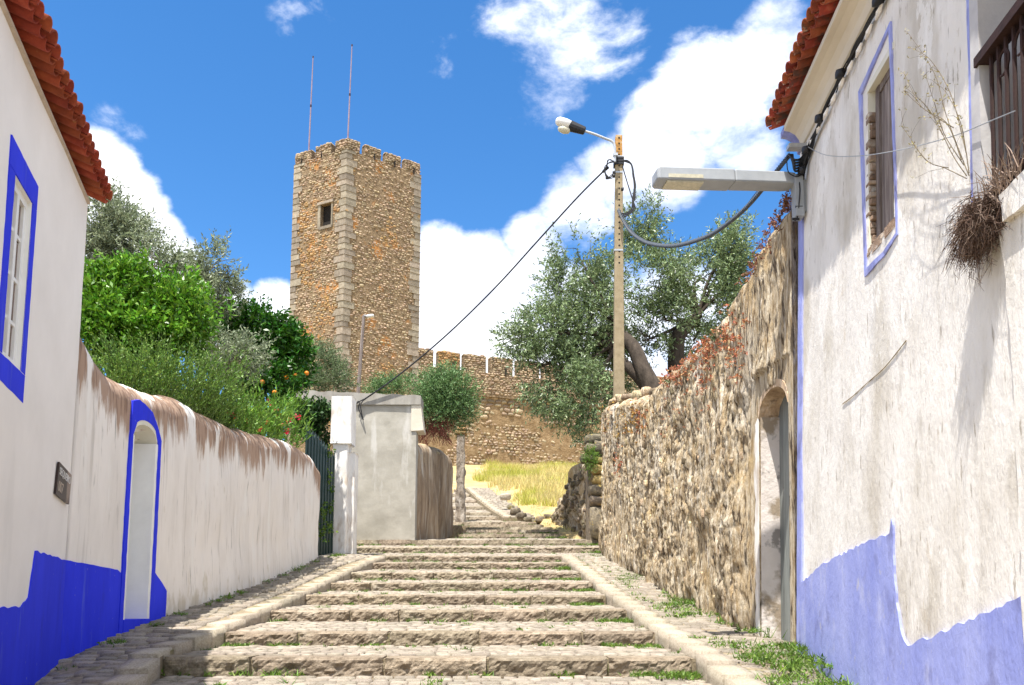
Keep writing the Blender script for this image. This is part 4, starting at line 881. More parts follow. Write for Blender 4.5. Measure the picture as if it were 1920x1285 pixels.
    pos = np.array([tuple(m.translation) for m in TT]); nl = fbm(np.stack([pos[:, 0] * .45, pos[:, 1] * .45, pos[:, 2] * .28], -1), 4, 71); lf_ = pos[:, 0] < A.x
    thr = np.where(lf_ & (pos[:, 2] < ztop - 4.2), .585, .68)
    li = nl > thr; rr = np.random.default_rng(3).random(len(TT)) < .72
    pieces('rubble_stone', [t for t, q, r in zip(TT, li, rr) if not (q and r)], m_rubble, T, ROUND, 'round', 230, stuff_name='rubble_face')
    pieces('lichened_stone', [t for t, q, r in zip(TT, li, rr) if q and r], m_lichen, T, ROUND, 'round', 70, stuff_name='lichened_face')
    for i, (px, py, y2, dd) in enumerate(((579, 280, 108, 60.0), (652, 258, 86, 58.5))):
        a = at(px, py, dd); b_ = at(px + 8, y2, dd); a.z = ztop - .4
        F = thing('flagpole', a, ('left' if i == 0 else 'right') + ' one of two bare slender flagpoles, on the ' + ('far left corner' if i == 0 else 'front corner') + ' of the tower', 'flagpole', 'flagpoles on the castle tower')
        obj('pole', MB().tube([a, (a + b_) / 2, b_], [.06, .05, .035], 8), m_pink, F); obj('finial', MB().tube([b_ - Vector((0, 0, .02)), b_ + Vector((0, 0, .1))], [.06, .05], 8), m_iron, F)
        obj('collar', MB().tube([(a + b_) / 2, (a + b_) / 2 + Vector((0, 0, .18))], .065, 8), m_iron, F)
tower()
def castle_wall():
    X0, X1 = at(772, 700, 61.6), at(1290, 700, 71); e = Vector((X1.x - X0.x, X1.y - X0.y, 0)); LEN = e.length; e.normalize(); n = Vector((e.y, -e.x, 0)); O = Vector((X0.x, X0.y, 0))
    fw = lambda s, z, o: O + e * s + n * o + Vector((0, 0, z))
    zt = at(842, 660, 62.7).z; zg = zt - 1.35; zl = at(930, 737, 64).z; z0 = EYE + 8.6
    T = thing('castle_curtain_wall', fw(8, z0, 0), 'long battlemented rubble curtain wall of the castle beside the tower', 'castle wall')
    def hs(px):
        r = ray(px, 660); # intersection in plan
        # O + e*s = t*(rx, ry)
        det = e.x * -r[1] + e.y * r[0]; s = (-(O.x) * -r[1] - (O.y) * r[0]) / det; return s
    panel('upper_face', fw, 0, LEN, zl - .3, zg, [], m_core, T, .5, .04, 81)
    fw2 = lambda s, z, o: fw(s, z, o - .22)
    panel('lower_face', fw2, 0, LEN, z0, zl - .02, [], m_castle_low, T, .3, .10, 82)
    b = MB(); b.add([tuple(fw(s, z, o)) for z in (zg,) for s, o in ((0, 0), (LEN, 0), (LEN, -2), (0, -2))], [(0, 1, 2, 3)]); b.add([tuple(fw(s, zl - .3, o)) for s, o in ((0, .0), (LEN, 0), (LEN, -.5), (0, -.5))], [(0, 1, 2, 3)]); b.add([tuple(fw(s, z, -2)) for s, z in ((0, z0), (LEN, z0), (LEN, zg), (0, zg))], [(0, 1, 2, 3)]); obj('rear_core', b, m_core, T)
    edges = [772, 814, 821, 864, 869, 912.5, 919, 962.5, 969, 1012, 1018, 1061, 1067, 1110, 1116, 1159, 1165, 1208, 1214, 1257]
    for k in range(0, len(edges), 2):
        a, b_ = hs(edges[k]), hs(edges[k + 1]); m = obj('merlon', bar(fw, a + .04, b_ - .04, zg - .02, zt, -.6, -.03), m_core, T); TT = []
        rubble(fw, a + .04, b_ - .04, zg, zt + .02, .27, .15, lambda s, z: False, TT, .2, .05, jit=.3, seed=90 + k, clamp=True)
        for q in range(5):
            s = a + (b_ - a) * (q + .5) / 5; TT.append(mtx(fw(s, zt + .02 - .12 * abs(q - 1.6) / 2, -.3), e * (b_ - a) / 4.6, n * .62, Vector((0, 0, random.uniform(.14, .26)))))
        pieces('merlon_stone', TT, m_lichen if k == 2 else m_rubble, m, ROUND, 'round', 300 if k < 8 else 0)
        if k in (2, 6): s = (a + b_) / 2 + .3; obj('arrow_slit_shade', bar(fw, s - .04, s + .04, zg - .05, zg + .55, -.1, .10), m_hollow_shade, m)  # proud dark box, its black stands in for shade in the slit
    TT = []; rubble(fw, 0, LEN, zl - .1, zg + .02, .30, .15, lambda s, z: False, TT, .22, .06, seed=101)
    pieces('rubble_stone', TT, m_rubble, T, ROUND, 'round', 150, stuff_name='rubble_face')
    TT = []; rubble(fw2, 0, LEN, zl - 2.9, zl - .1, .46, .30, lambda s, z: fbm(np.array([[s * .5, z * .9, 3.]]), 3, 9)[0] > .30 + (z - (zl - 2.9)) / 2.8 * .38, TT, .3, .10, jit=.9, seed=102)
    rubble(fw2, 0, LEN, z0 + .4, zl - 2.2, .30, .20, lambda s, z: fbm(np.array([[s * .4, z * .9, 7.]]), 3, 9)[0] < .42, TT, .24, .05, jit=.9, seed=103, dens=.9)
    pieces('field_stone', TT, m_rubble, T, ROUND, 'round', 150, stuff_name='field_stones')
castle_wall()

# ------------------------------------------------------------------ right hand side: the eroded wall with its door
def stone_wall():
    pts = [(1130, 772), (1137, 757), (1150, 750), (1180, 742), (1214, 738), (1222, 724), (1245, 698), (1270, 678), (1300, 653), (1335, 618), (1365, 563), (1385, 528), (1420, 468), (1450, 408), (1482, 356)]
    tab = sorted([cS(*p) for p in pts] + [(7.30, EYE + 3.78)]); top = interp(tab)
    base = lambda Y: np.interp(Y, [7.4, 10.3, 17.25], [EYE - .55, EYE - .2, EYE + .8])
    T = thing('old_stone_wall', fS(12, EYE, -.3), 'tall eroded earth and stone wall with an arched doorway beside the weathered house', 'wall')
    d0, d1, zs, zc = 7.50, 8.24, EYE + 1.80, EYE + 2.02
    arch = lambda Y: zs + (zc - zs) * np.sqrt(np.clip(1 - ((Y - (d0 + d1) / 2) / ((d1 - d0) / 2)) ** 2, 0, 1))
    Ys = sorted(set(list(np.round(7.38 + 10.0 * np.linspace(0, 1, 640) ** 1.15, 3)) + list(np.linspace(d0 - .012, d1 + .012, 26)) + [d0, d1]))
    def disp(Y, z, v):
        q = lambda a, b, c=0: np.stack([Y * a, z * b, Y * 0 + c], -1)
        o = (fbm(q(.8, .5), 4, 111) - .5) * .26 + (fbm(q(3.2, 1.0, 3), 4, 112) - .5) * .09
        r = fbm(q(13, 3.0, 5), 4, 113, .6); o += (np.abs(r - .5) * -2 + .5) * .11; r2 = fbm(q(22, 3.0, 8), 4, 119, .6); o += (np.abs(r2 - .5) * -2 + .5) * .06
        o += (fbm(q(30, 5, 1), 3, 114, .6) - .5) * .075
        pit = fbm(q(6, 1.7, 9), 3, 115); o -= np.clip(pit - .57, 0, 1) * .55
        o += np.clip((.4 - v) / .4, 0, 1) * (fbm(q(1.6, 1), 3, 116) - .5) * .25
        bt = base(Y) + .35; o -= np.clip((bt - z) / .3, 0, 1) * .10 * (fbm(q(2, 0), 2, 4) > .5)
        sm = np.clip((fbm(q(.55, .5, 2), 3, 117) - .55) * 8, 0, 1) + np.clip((9.3 - Y) / 1, 0, 1) * np.clip((z - EYE - 2.25) / .3, 0, 1) * .8; o *= 1 - .75 * np.clip(sm, 0, 1)
        near = np.clip((np.minimum(np.abs(Y - d0), np.abs(Y - d1)) - .13) / .35, .03, 1); o = np.where((Y > d0 - .4) & (Y < d1 + .35) & (z < zc + .2), o * near, o); o *= np.clip((Y - 7.35) / .2, .1, 1)
        return np.where((Y >= d0 - .001) & (Y <= d1 + .001) & (z < arch(Y)), -.24, o)
    wall_body('wall_face', fS, Ys, base, top, .62, 220, disp, m_rough_wall, T, r=.2)
    # protruding stones
    SS = []; rnd = random.Random(5)
    for k in range(900):
        Y = 8.7 + 8.5 * rnd.random() ** 1.3; z = rnd.uniform(base(Y) + .3, top(Y) - .15); o = float(disp(np.array([Y]), np.array([z]), np.array([1.])))
        h = rnd.uniform(.04, .11) * (1 + (Y - 8) * .04); w = h * rnd.uniform(.3, .6); p = fS(Y, z, o - .022); a = rnd.uniform(-.25, .25)
        sa = Vector((0, math.cos(a), math.sin(a))); ua = Vector((0, -math.sin(a), math.cos(a))); SS.append(mtx(p, Vector((-rnd.uniform(.05, .085), 0, 0)), sa * w, ua * h))
    pieces('wall_stone', SS, m_wall_stone, T, SHARD, 'shard', 300, stuff_name='small_stones')
    # doorway: limewashed jamb, rough soffit, grey plank door
    j = MB(); U, Z = np.meshgrid(np.linspace(0, 1, 10), np.linspace(0, 1, 50), indexing='ij'); nn = fbm(np.stack([U.ravel() * 2, Z.ravel() * 8, U.ravel() * 0], -1), 4, 121).reshape(U.shape) - .5
    A = np.array([tuple(fS(d1 - .034 + q * .012, EYE - .5 + (zs - EYE + .5) * zz, -.235 * u)) for u, zz, q in zip(U.ravel(), Z.ravel(), nn.ravel())]).reshape(*U.shape, 3)
    mj = mat('patchy_limewash_jamb', [(.3, (.60, .54, .49)), (.7, (.74, .68, .64))], 3, bump=.5, bscale=18, bdist=.02, stains=[dict(col=(.27, .21, .14), scale=1.6, lo=.52, hi=.58, amt=.9), dict(col=(.12, .11, .10), scale=4, lo=.60, hi=.66, amt=.7)])
    obj('door_jamb', grid(A), mj, T, smooth_=True)
    # limewash collar round the arch
    poly = [(d1 - .005, EYE - .35), (d1 + .10, EYE - .3), (d1 + .12, EYE + .4), (d1 + .09, EYE + 1.2), (d1 + .08, zs + .05), (d1 - .1, zc + .05), (d1 - .3, zc + .10), (d1 - .32, zc + .02), (d1 - .14, zc - .06), (d1 - .01, zs)]
    poly = [(d1 + .004, zs), (d1 + .004, EYE - .35)] + [(d1 + .085 + random.uniform(-.025, .035), EYE - .3 + (zs + .25 - EYE) * k / 30) for k in range(31)]
    obj('limewash_collar', MB().prism(poly, fS, -.1, .014), m_plaster_p, T)
    for k in range(5):
        ya = d0 - .02 + (d1 - d0 + .04) * k / 5; yb = d0 - .02 + (d1 - d0 + .04) * (k + 1) / 5 - .008; o = -.185 + .004 * (k % 2); zt_ = zc - .01
        obj('door_plank', bar(fS, ya, yb, EYE - .42, zt_, o - .04, o), m_door, T)
    obj('door_step', bar(fS, d0 - .02, d1 + .02, EYE - .75, EYE - .36, -.34, .04), m_dark_stone, T)
    pp = MB(); n = 12; pts = [(d0 - .01 + (d1 - d0 + .02) * k / n) for k in range(n + 1)]; poly = [(y, float(arch(np.array(y))) - .015) for y in pts] + [(y, float(arch(np.array(y))) + .06) for y in pts[::-1]]
    obj('arch_soffit', MB().prism(ragged(poly, .05, .008), fS, -.23, .01), m_wall_stone, T)
    # coping rubble on the lower far stretch
    CS = []
    for k in range(34):
        Y = random.uniform(13.1, 17.2); CS.append(mtx(fS(Y, top(Y) + random.uniform(-.04, .05), -random.uniform(.08, .5)), Vector((random.uniform(.15, .3), 0, 0)), Vector((0, random.uniform(.2, .4), random.uniform(-.05, .05))), Vector((0, 0, random.uniform(.1, .2)))))
    pieces('coping_stone', CS, m_wall_stone, T, RUGGED, 'rug')
    return top
WALLTOP = stone_wall()
def dry_stone():
    # column of loose blocks at the far end of the eroded wall, and the broken wall beyond it
    T = thing('dry_stone_stack', at(1118, 1008, 20.6), 'upright stack of loose dark and ochre stones at the far end of the eroded wall', 'stone stack')
    spec = [(1118, 1010, 950, 34, m_dark_stone), (1118, 950, 930, 36, m_dark_stone), (1117, 930, 908, 32, m_dark_stone), (1120, 910, 890, 26, m_ochre_stone), (1120, 890, 872, 26, m_ochre_stone), (1120, 872, 856, 28, m_ochre_stone), (1121, 856, 826, 26, m_dark_stone), (1104, 850, 832, 20, m_dark_stone), (1106, 834, 815, 24, m_dark_stone), (1098, 868, 850, 26, m_dark_stone)]
    for px, y0, y1, w, m in spec:
        a, b = at(px - w / 2, y0, 20.4), at(px + w / 2, y1, 20.4); c = (a + b) / 2
        pieces('loose_stone', [mtx(c + Vector((.12, .12, 0)), Vector((b.x - a.x + .2, random.uniform(-.05, .05), 0)), Vector((0, .55, 0)), Vector((0, 0, (b.z - a.z) * 1.05)))], m, T, RUGGED[random.randrange(8):], 'rug%d' % random.randrange(99))
    back = MB().box((1.85, 20.55, EYE + 1.2), (2.9, 21.3, at(1110, 838, 20.6).z)); obj('packed_core', back, m_dark_stone, T)
    pts = [(20.9, at(1104, 842, 20.9).z), (22, at(1096, 855, 22).z), (23.2, at(1072, 868, 23.2).z), (24.2, at(1060, 898, 24.2).z), (25.0, at(1052, 925, 25).z), (25.8, at(1044, 930, 25.8).z), (26.4, at(1038, 955, 26.4).z)]
    top = interp(pts); xa, xb = at(1108, 900, 20.9).x, at(1040, 960, 26.4).x
    f = lambda Y, z, o: Vector((xa + (Y - 20.9) / 5.5 * (xb - xa) - o, Y, z))
    W = thing('ruined_wall', f(23.5, P(23.5), -.3), 'low ruined dark rubble wall sloping down to the dry grass beyond the stone stack', 'wall')
    def disp(Y, z, v): return (fbm(np.stack([Y * 1.2, z * 1.2, Y * 0], -1), 4, 131) - .5) * .5 + (fbm(np.stack([Y * 5, z * 4, Y * 0], -1), 4, 132) - .5) * .25
    wall_body('wall_face', f, np.linspace(20.9, 26.4, 90), lambda Y: P(Y) - .5, top, .7, 60, disp, m_rough_wall, W)
    SS = []
    for k in range(170):
        Y = random.uniform(21, 26.3); z = random.uniform(P(Y), max(P(Y) + .1, top(Y) - .42)); s = random.uniform(.1, .26)
        SS.append(mtx(f(Y, z, float(disp(np.array([Y]), np.array([z]), 0)) + .0), Vector((-.16, 0, 0)), Vector((0, s, s * random.uniform(-.3, .3))), Vector((0, 0, s * random.uniform(.5, .9)))))
    pieces('wall_stone', SS, m_dark_stone, W, RUGGED, 'rug', 170)
    # loose rocks edging the bank
    k = 0
    for px, py, Y, w, lab in ((958, 949, 27.6, 15, 'first small rock at the left end of the rock line edging the dry bank'), (948, 930, 29.5, 22, 'pale slab lying highest on the dry bank beside the ramp'), (966, 957, 27.3, 22, 'dark jagged rock below the small one on the dry bank edge'), (978, 966, 27.0, 22, 'squat brown rock midway along the rock line edging the dry bank'), (990, 973, 26.8, 18, 'rounded dark rock near the foot of the rock line on the bank'), (1003, 976, 26.7, 14, 'lowest little rock of the rock line where the steps begin'), (1014, 973, 26.7, 22, 'angular dark rock right of the lowest rock below the grass'), (1027, 968, 26.7, 18, 'brown rock touching the foot of the ruined wall'), (1073, 986, 24.0, 34, 'broad pale boulder lying at the foot of the ruined wall')):
        p = at(px, py, Y); s = w * Y / 1600; M = mtx(p + Vector((0, .1, -.02)), Vector((s, random.uniform(-.1, .1) * s, 0)), Vector((0, s * .8, 0)), Vector((0, 0, s * .62)))
        V, F = RUGGED[k % 10]; A = np.array(M); o = obj('rock', (V @ A[:3, :3].T + A[:3, 3], F), m_kerb if 'pale' in lab else m_dark_stone); tag(o, lab, 'rock', 'loose rocks along the bank'); k += 1
dry_stone()

# ------------------------------------------------------------------ right house
def right_house():
    H = thing('weathered_house', fR(4.5, EYE - 1.4, -2), 'weathered white house on the right with faded pale blue base and old tile eaves', 'house')
    Y0, Y1 = 1.2, 7.36; zt = EYE + 4.12
    wi = (5.10, 5.56, EYE + 2.36, EYE + 3.55); bo = (1.9, 3.90, EYE + 1.86, EYE + 3.75)
    panel('front_wall', fR, Y0, Y1, EYE - 1.9, zt, [wi, bo], m_plaster_r, H, .09, .010, 141)
    q = lambda Y, z, o: tuple(fR(Y, z, o)); D = 6
    b = MB(); z0 = EYE - 1.9
    b.add([q(Y0, z0, 0), q(Y1, z0, 0), q(Y1, z0, -D), q(Y0, z0, -D), q(Y0, zt, 0), q(Y1, zt, 0), q(Y1, zt, -D), q(Y0, zt, -D), q(Y0, zt + 1.2, -D / 2), q(Y1, zt + 1.2, -D / 2)], [(1, 2, 6, 9, 5), (3, 0, 4, 8, 7), (2, 3, 7, 6)])
    obj('side_walls', b, m_plaster_r, H)
    # cove cornice with a blue painted end
    prof = [(0, -.05), (.015, -.045), (.035, .02), (.07, .07), (.12, .10), (.17, .11), (.17, .16), (-.05, .16), (-.05, -.05)]
    def sweep(ya, yb, name, m, n=24):
        ys = np.linspace(ya, yb, n + 1); V = [q(y, zt + b_, a + .004) for y in ys for a, b_ in prof]; k = len(prof)
        F = [(i * k + j, i * k + (j + 1) % k, (i + 1) * k + (j + 1) % k, (i + 1) * k + j) for i in range(n) for j in range(k)] + [tuple(range(k))[::-1], tuple(n * k + j for j in range(k))]
        return obj(name, (V, F), m, H)
    sweep(Y0, Y1 - .11, 'cornice', m_cornice); sweep(Y1 - .109, Y1 + .02, 'cornice_end', m_blue_r, 2)
    dn = Vector((-1, .07, 0)).normalized(); al = Vector((.07, 1, 0)).normalized()
    e0 = fR(Y0, zt + .195, .285); tiled_roof(H, e0, al, dn, (Y1 - Y0) * 1.002 + .06, 0, m_tile_r, 3, 9, .128, R(20))
    rb = MB(); rb.hexa([q(Y0, zt + 1.25, -D / 2), q(Y1, zt + 1.25, -D / 2), q(Y1, zt - .05, -D - .3), q(Y0, zt - .05, -D - .3), q(Y0, zt + 1.35, -D / 2), q(Y1, zt + 1.35, -D / 2), q(Y1, zt + .05, -D - .3), q(Y0, zt + .05, -D - .3)]); obj('rear_roof', rb, m_tile_r, H)
    # corner strip
    painted('blue_corner_strip', [(7.205, EYE - .75), (7.365, EYE - .75), (7.365, EYE + 3.85), (7.235, EYE + 3.85)], fR, m_blue_r, H, -.04, .013, .006, .1)
    # painted base with ragged top
    pl = [(7.21, EYE - .9), cR(1505, 1093), cR(1540, 1062), cR(1600, 1030), cR(1640, 1012), cR(1672, 1000), cR(1675, 973), cR(1678, 985), cR(1680, 1060), cR(1684, 1130), cR(1695, 1190), cR(1706, 1211), cR(1760, 1190), cR(1850, 1150), cR(1920, 1118), (3.0, EYE + .12), (2.0, EYE + .3), (2.0, EYE - 1.6), (4.5, EYE - 1.3)]
    painted('blue_base', pl, fR, m_blue_r, H, -.05, .0145, .011, .05)
    # old slit window
    W = obj('window', recess(fR, *wi, .085), m_cream, H)
    lo = [cR(1612, 172), cR(1672, 40), cR(1686, 440), cR(1662, 478), cR(1624, 520)]
    inn = [cR(1617, 177), cR(1669, 56), cR(1683, 436), cR(1659, 472), cR(1627, 503)]
    for i in range(5):
        j = (i + 1) % 5; painted('blue_line', [lo[i], lo[j], inn[j], inn[i]], fR, m_blue_r, W, -.05, .012, .004, .05)
    a, b_, c, d = wi
    z = c - .02; k = 0
    while z < d - .2:
        h = random.uniform(.03, .065); bevel(obj('brick', bar(fR, b_ - .012 - random.uniform(0, .022), b_ + .05, z, z + h - .004, -.054, -.004 + random.uniform(-.012, .010)), m_brick, W), .007, 1); z += h
    obj('lintel', bar(fR, a - .02, b_ + .02, d - .02, d + .03, -.2, .003), m_cream, W)
    for k in range(3):
        ya = a + (b_ - a) * k / 3 + .004; obj('shutter_board', bar(fR, ya, a + (b_ - a) * (k + 1) / 3 - .006, c + .02, d - .03, -.084 + .006 * (k % 2), -.058 + .006 * (k % 2)), m_wood, W)
    obj('frame_post', bar(fR, b_ - .09, b_ - .03, c, d - .02, -.078, -.040), m_wood, W); obj('frame_head', bar(fR, a, b_ - .03, d - .08, d - .022, -.078, -.045), m_wood, W)
    obj('sill_rubble', MB().prism(ragged([(a, -.2), (b_, -.2), (b_ + .02, .004), (a - .02, .004)], .04, .008), lambda s, o, dz: fR(s, c + dz, o), -.03, .035), m_brick, W)
    # barred balcony opening at the near end
    B = obj('balcony_opening', recess(fR, *bo, .35), m_marble, H)
    a, b_, c, d = bo
    obj('stone_jamb', bar(fR, b_ - .005, b_ + .085, c - .04, d + .1, -.3, .035), m_marble, B)
    painted('blue_line', [(b_ + .13, c - .1), (b_ + .155, c - .1), (b_ + .165, d + .4), (b_ + .135, d + .4)], fR, m_blue_r, B, -.05, .012, .006)
    for k in range(9):
        ya = a + (b_ - a) * k / 9; obj('shutter_board', bar(fR, ya + .004, a + (b_ - a) * (k + 1) / 9 - .006, c, d, -.32 + .01 * (k % 2), -.28 + .01 * (k % 2)), m_wood, B)
    zr = EYE + 2.64; y = a + .03
    obj('top_rail', bar(fR, a - .0, b_ + .02, zr - .025, zr + .025, -.03, .05), m_iron, B); obj('bottom_rail', bar(fR, a, b_ - .01, c + .05, c + .08, -.02, .03), m_iron, B)
    obj('dark_panel', bar(fR, a, b_ - .01, c, zr - .03, -.24, -.21), m_iron, B)
    while y < b_ - .02:
        obj('railing_bar', MB().tube([fR(y, c + .02, .012), fR(y, zr - .02, .012)], .010, 6), m_iron, B); y += .07
    for k in range(12):
        y = a + .1 + k * .155; ring = [fR(y + .05 * math.cos(t), zr - .14 + .06 * math.sin(t), .014) for t in np.linspace(0, 5.2, 10)]
        obj('scroll', MB().tube(ring, .007, 5), m_iron, B)
    # plaster ledge and broad rib below the opening
    painted('plaster_ledge', [(1.6, c - .16), (b_ - .24, c - .16), (b_ - .21, c - .02), (1.6, c - .0)], fR, m_plaster_r, B, -.05, .06, .01)
    painted('plaster_rib', [(1.6, EYE - 1.5), (b_ - .30, EYE - 1.2), (b_ - .24, EYE + .3), (b_ - .22, EYE + 1.2), (b_ - .14, c - .162), (1.6, c - .162)], fR, m_plaster_r, B, -.05, .030, .02, .12)
    cr = [cR(1700, 640), cR(1660, 688), cR(1625, 720), cR(1600, 742), cR(1580, 760)]
    obj('patched_crack', MB().tube(smooth([fR(y, z + random.uniform(-.01, .01), .003) for y, z in cr], 4), [.002 + .002 * random.random() for _ in range(17)], 5), m_dirt, H)
    return H
right_house()
def spl(pts, n=8): return smooth([at(*p) for p in pts], n)
def small_fittings():
    # box street light on a bracket at the corner of the house
    L = thing('wall_lamp', fR(7.3, EYE + 3.4, .05), 'long grey box street lamp reaching out from the corner bracket of the weathered house', 'street lamp')
    pl, pr = at(1227, 333, 7.05), at(1486, 341, 7.22); d = (pr - pl).normalized(); nrm = Vector((d.y, -d.x, 0)).normalized(); up = Vector((0, 0, 1))
    def sec(t, w, h, dz=0): c = pl + (pr - pl) * t + up * dz; return [tuple(c - nrm * -w - up * h), tuple(c - nrm * w - up * h), tuple(c - nrm * w * .9 + up * h), tuple(c - nrm * -w * .9 + up * h)]
    def loft(S_):
        V = [p for s in S_ for p in s]; F = [(0, 1, 2, 3)[::-1], tuple(4 * (len(S_) - 1) + k for k in range(4))] + [(4 * i + k, 4 * i + (k + 1) % 4, 4 * i + 4 + (k + 1) % 4, 4 * i + 4 + k) for i in range(len(S_) - 1) for k in range(4)]; return V, F
    bevel(obj('housing', loft([sec(-.0, .085, .048), sec(.02, .10, .060), sec(.55, .10, .060)]), m_lampgrey, L), .012)
    bevel(obj('gear_cover', loft([sec(.552, .096, .057), sec(.93, .09, .055), sec(1, .075, .054)]), m_lampgrey, L), .012)
    bo = [pl + (pr - pl) * t - up * .0605 + nrm * w for t, w in ((.07, .075), (.07, -.075), (.33, -.075), (.33, .075))]
    lens = MB().hexa([tuple(p - up * .012) for p in bo] + [tuple(p + up * .02) for p in bo]); obj('lens', lens, m_lens, L)
    side = [pl + (pr - pl) * t + nrm * .101 + up * z for t, z in ((.075, -.045), (.32, -.045), (.32, -.012), (.075, -.012))]
    obj('side_lens', MB().hexa([tuple(side[0]), tuple(side[1]), tuple(side[1] - nrm * .02), tuple(side[0] - nrm * .02), tuple(side[3]), tuple(side[2]), tuple(side[2] - nrm * .02), tuple(side[3] - nrm * .02)]), m_lens, L)
    a = at(1487, 338, 7.2); b = at(1489, 412, 7.2)
    bevel(obj('bracket', MB().box((a.x - .012, 7.12, b.z), (a.x + .065, 7.24, a.z + .02)), m_lampgrey, L), .006)
    bevel(obj('wall_plate', MB().box((a.x + .066, 7.15, b.z + .05), (fR(7.2, EYE + 3.4, 0).x + .03, 7.22, a.z - .02)), m_lampgrey, L), .006)
    c = MB(); c.tube(spl([(1497, 330, 7.16), (1500, 355, 7.1), (1498, 385, 7.12), (1495, 408, 7.14), (1490, 415, 7.16)], 5), .006, 5); obj('supply_wire', c, m_black, L)
    for px, py in ((1499, 330), (1498, 388), (1492, 411)): p = at(px, py, 7.13); obj('cable_clip', MB().tube([p - Vector((.03, 0, 0)), p + Vector((.03, 0, 0))], .012, 6), m_black, L)
    # bundle of black cables under the cornice
    E = thing('eave_cables', fR(6, EYE + 3.95, .05), 'tangled bundle of black cables and junction boxes running along the wall under the right eaves', 'cables')
    pts = [(1.4, 3.93), (3, 3.94), (4.2, 3.96), (5.0, 3.95), (5.7, 3.98), (6.3, 3.96), (6.8, 3.92), (7.1, 3.80), (7.2, 3.6), (7.22, 3.42)]
    pts2 = [(y, float(np.interp(y, [q[0] for q in pts], [q[1] for q in pts]))) for y in np.linspace(1.4, 6.9, 20)] + pts[-3:]
    for k in range(7):
        p = [fR(y, EYE + z + random.uniform(-.03, .03), .028 + random.uniform(-.012, .02)) for y, z in pts2]
        obj('cable', MB().tube(smooth(p, 6), random.uniform(.0055, .009), 5), m_black, E)
    for y, z in ((6.55, 3.93), (6.95, 3.88), (7.08, 3.76), (5.2, 3.95), (6.0, 3.96)):
        pieces('junction_box', [mtx(fR(y, EYE + z, .06), Vector((.06, 0, 0)), Vector((0, .09, .02)), Vector((0, -.02, .07)))], m_black, E, ROUND, 'round')
    for k in range(14):
        y = 4.2 + k * .2; obj('mortar_dab', MB().tube([fR(y, EYE + 3.93, .03), fR(y + .05, EYE + 3.905, .035), fR(y + .12, EYE + 3.9, .03)], [.008, .018, .006], 6), m_plaster_r, E)
    hk = at(1487, 283, 7.2)
    obj('hook_bracket', MB().box((hk.x - .06, 7.12, hk.z - .008), (hk.x + .13, 7.2, hk.z + .03)), m_galv, E)
    for k in range(5):
        c = spl([(1478 + k * 2, 290, 7.15), (1490, 300 + 5 * k, 7.08), (1503, 296 + 4 * k, 7.1), (1512, 275, 7.14), (1520, 245, 7.1)], 5); obj('loop_cable', MB().tube(c, .010, 6), m_black, E)
    obj('drop_cable', MB().tube(spl([(1475, 296, 7.15), (1478, 322, 7.1), (1492, 331, 7.1), (1502, 327, 7.1), (1503, 310, 7.12)], 5), .005, 5), m_black, E)
    # thin wire across the house front
    w = [fR(7.0, EYE + 3.95, .05), *[hit(px, py, PR) + Vector((-.05, 0, 0)) for px, py in ((1560, 291), (1620, 293), (1700, 282), (1800, 257), (1870, 230), (1925, 208))]]
    o = obj('thin_wire', MB().tube(smooth(w, 6), .003, 5), m_galv); tag(o, 'single thin grey wire strung across the front of the weathered house past its slit window', 'wire')
    # concrete pole
    b0, t0 = at(1156, 752, 18.6), at(1160, 256, 18.6); b0.z = EYE + .9
    Pp = thing('utility_pole', b0, 'tapering tan concrete utility pole with a row of holes and orange lichened tip', 'utility pole')
    def sq(z, s): t = (z - b0.z) / (t0.z - b0.z); c = b0 + (t0 - b0) * t; return [(c.x - s, c.y - s, z), (c.x + s, c.y - s, z), (c.x + s, c.y + s, z), (c.x - s, c.y + s, z)]
    zc_ = at(1160, 300, 18.6).z; wid = lambda z: .135 + (.078 - .135) * (z - b0.z) / (t0.z - b0.z)
    bevel(obj('shaft', MB().hexa(sq(b0.z, .14) + sq(zc_, wid(zc_))), m_pole, Pp), .015); bevel(obj('tip', MB().hexa(sq(zc_ + .002, wid(zc_)) + sq(t0.z, .078)), m_pole_top, Pp), .015)
    z = at(1160, 262, 18.6).z
    while z > at(1156, 500, 18.6).z:
        c = b0 + (t0 - b0) * ((z - b0.z) / (t0.z - b0.z)); y = c.y - wid(z) - .004; obj('hole_shade', MB().tube([(c.x, y, z), (c.x, y + .02, z)], .022, 8), m_hollow_shade, Pp); z -= .137  # solid dark disc on the shaft, coloured as the hole's shade
    for py in (297, 326, 472): p = at(1159, py, 18.6); s = wid(p.z) + .008; obj('steel_band', MB().box((p.x - s, 18.6 - s, p.z - .02), (p.x + s, 18.6 + s, p.z + .02)), m_galv, Pp)
    # street light on the pole
    S = thing('street_lamp', at(1153, 300, 18.5), 'white street lamp with black neck on a bent steel arm near the pole top', 'street lamp')
    arm = [(1153, 304, 18.42), (1153, 285, 18.42), (1152, 272, 18.42), (1147, 265, 18.42), (1135, 260, 18.42), (1115, 252, 18.42), (1096, 246, 18.42)]
    obj('arm', MB().tube(spl(arm, 5), .028, 8), m_galv, S)
    def lathe(p0, p1, prof, n=12, flat=1.):
        p0, p1 = at(*p0), at(*p1); d = p1 - p0; m = MB(); u = d.normalized(); s = Vector((0, 1, 0)); w = u.cross(s).normalized(); V = []; F = []
        for t, r in prof:
            for k in range(n): an = 2 * math.pi * k / n; V.append(tuple(p0 + d * t + s * math.cos(an) * r + w * math.sin(an) * r * flat))
        for i in range(len(prof) - 1):
            for k in range(n): F.append((i * n + k, i * n + (k + 1) % n, (i + 1) * n + (k + 1) % n, (i + 1) * n + k))
        F += [tuple(range(n))[::-1], tuple((len(prof) - 1) * n + k for k in range(n))]; return V, F
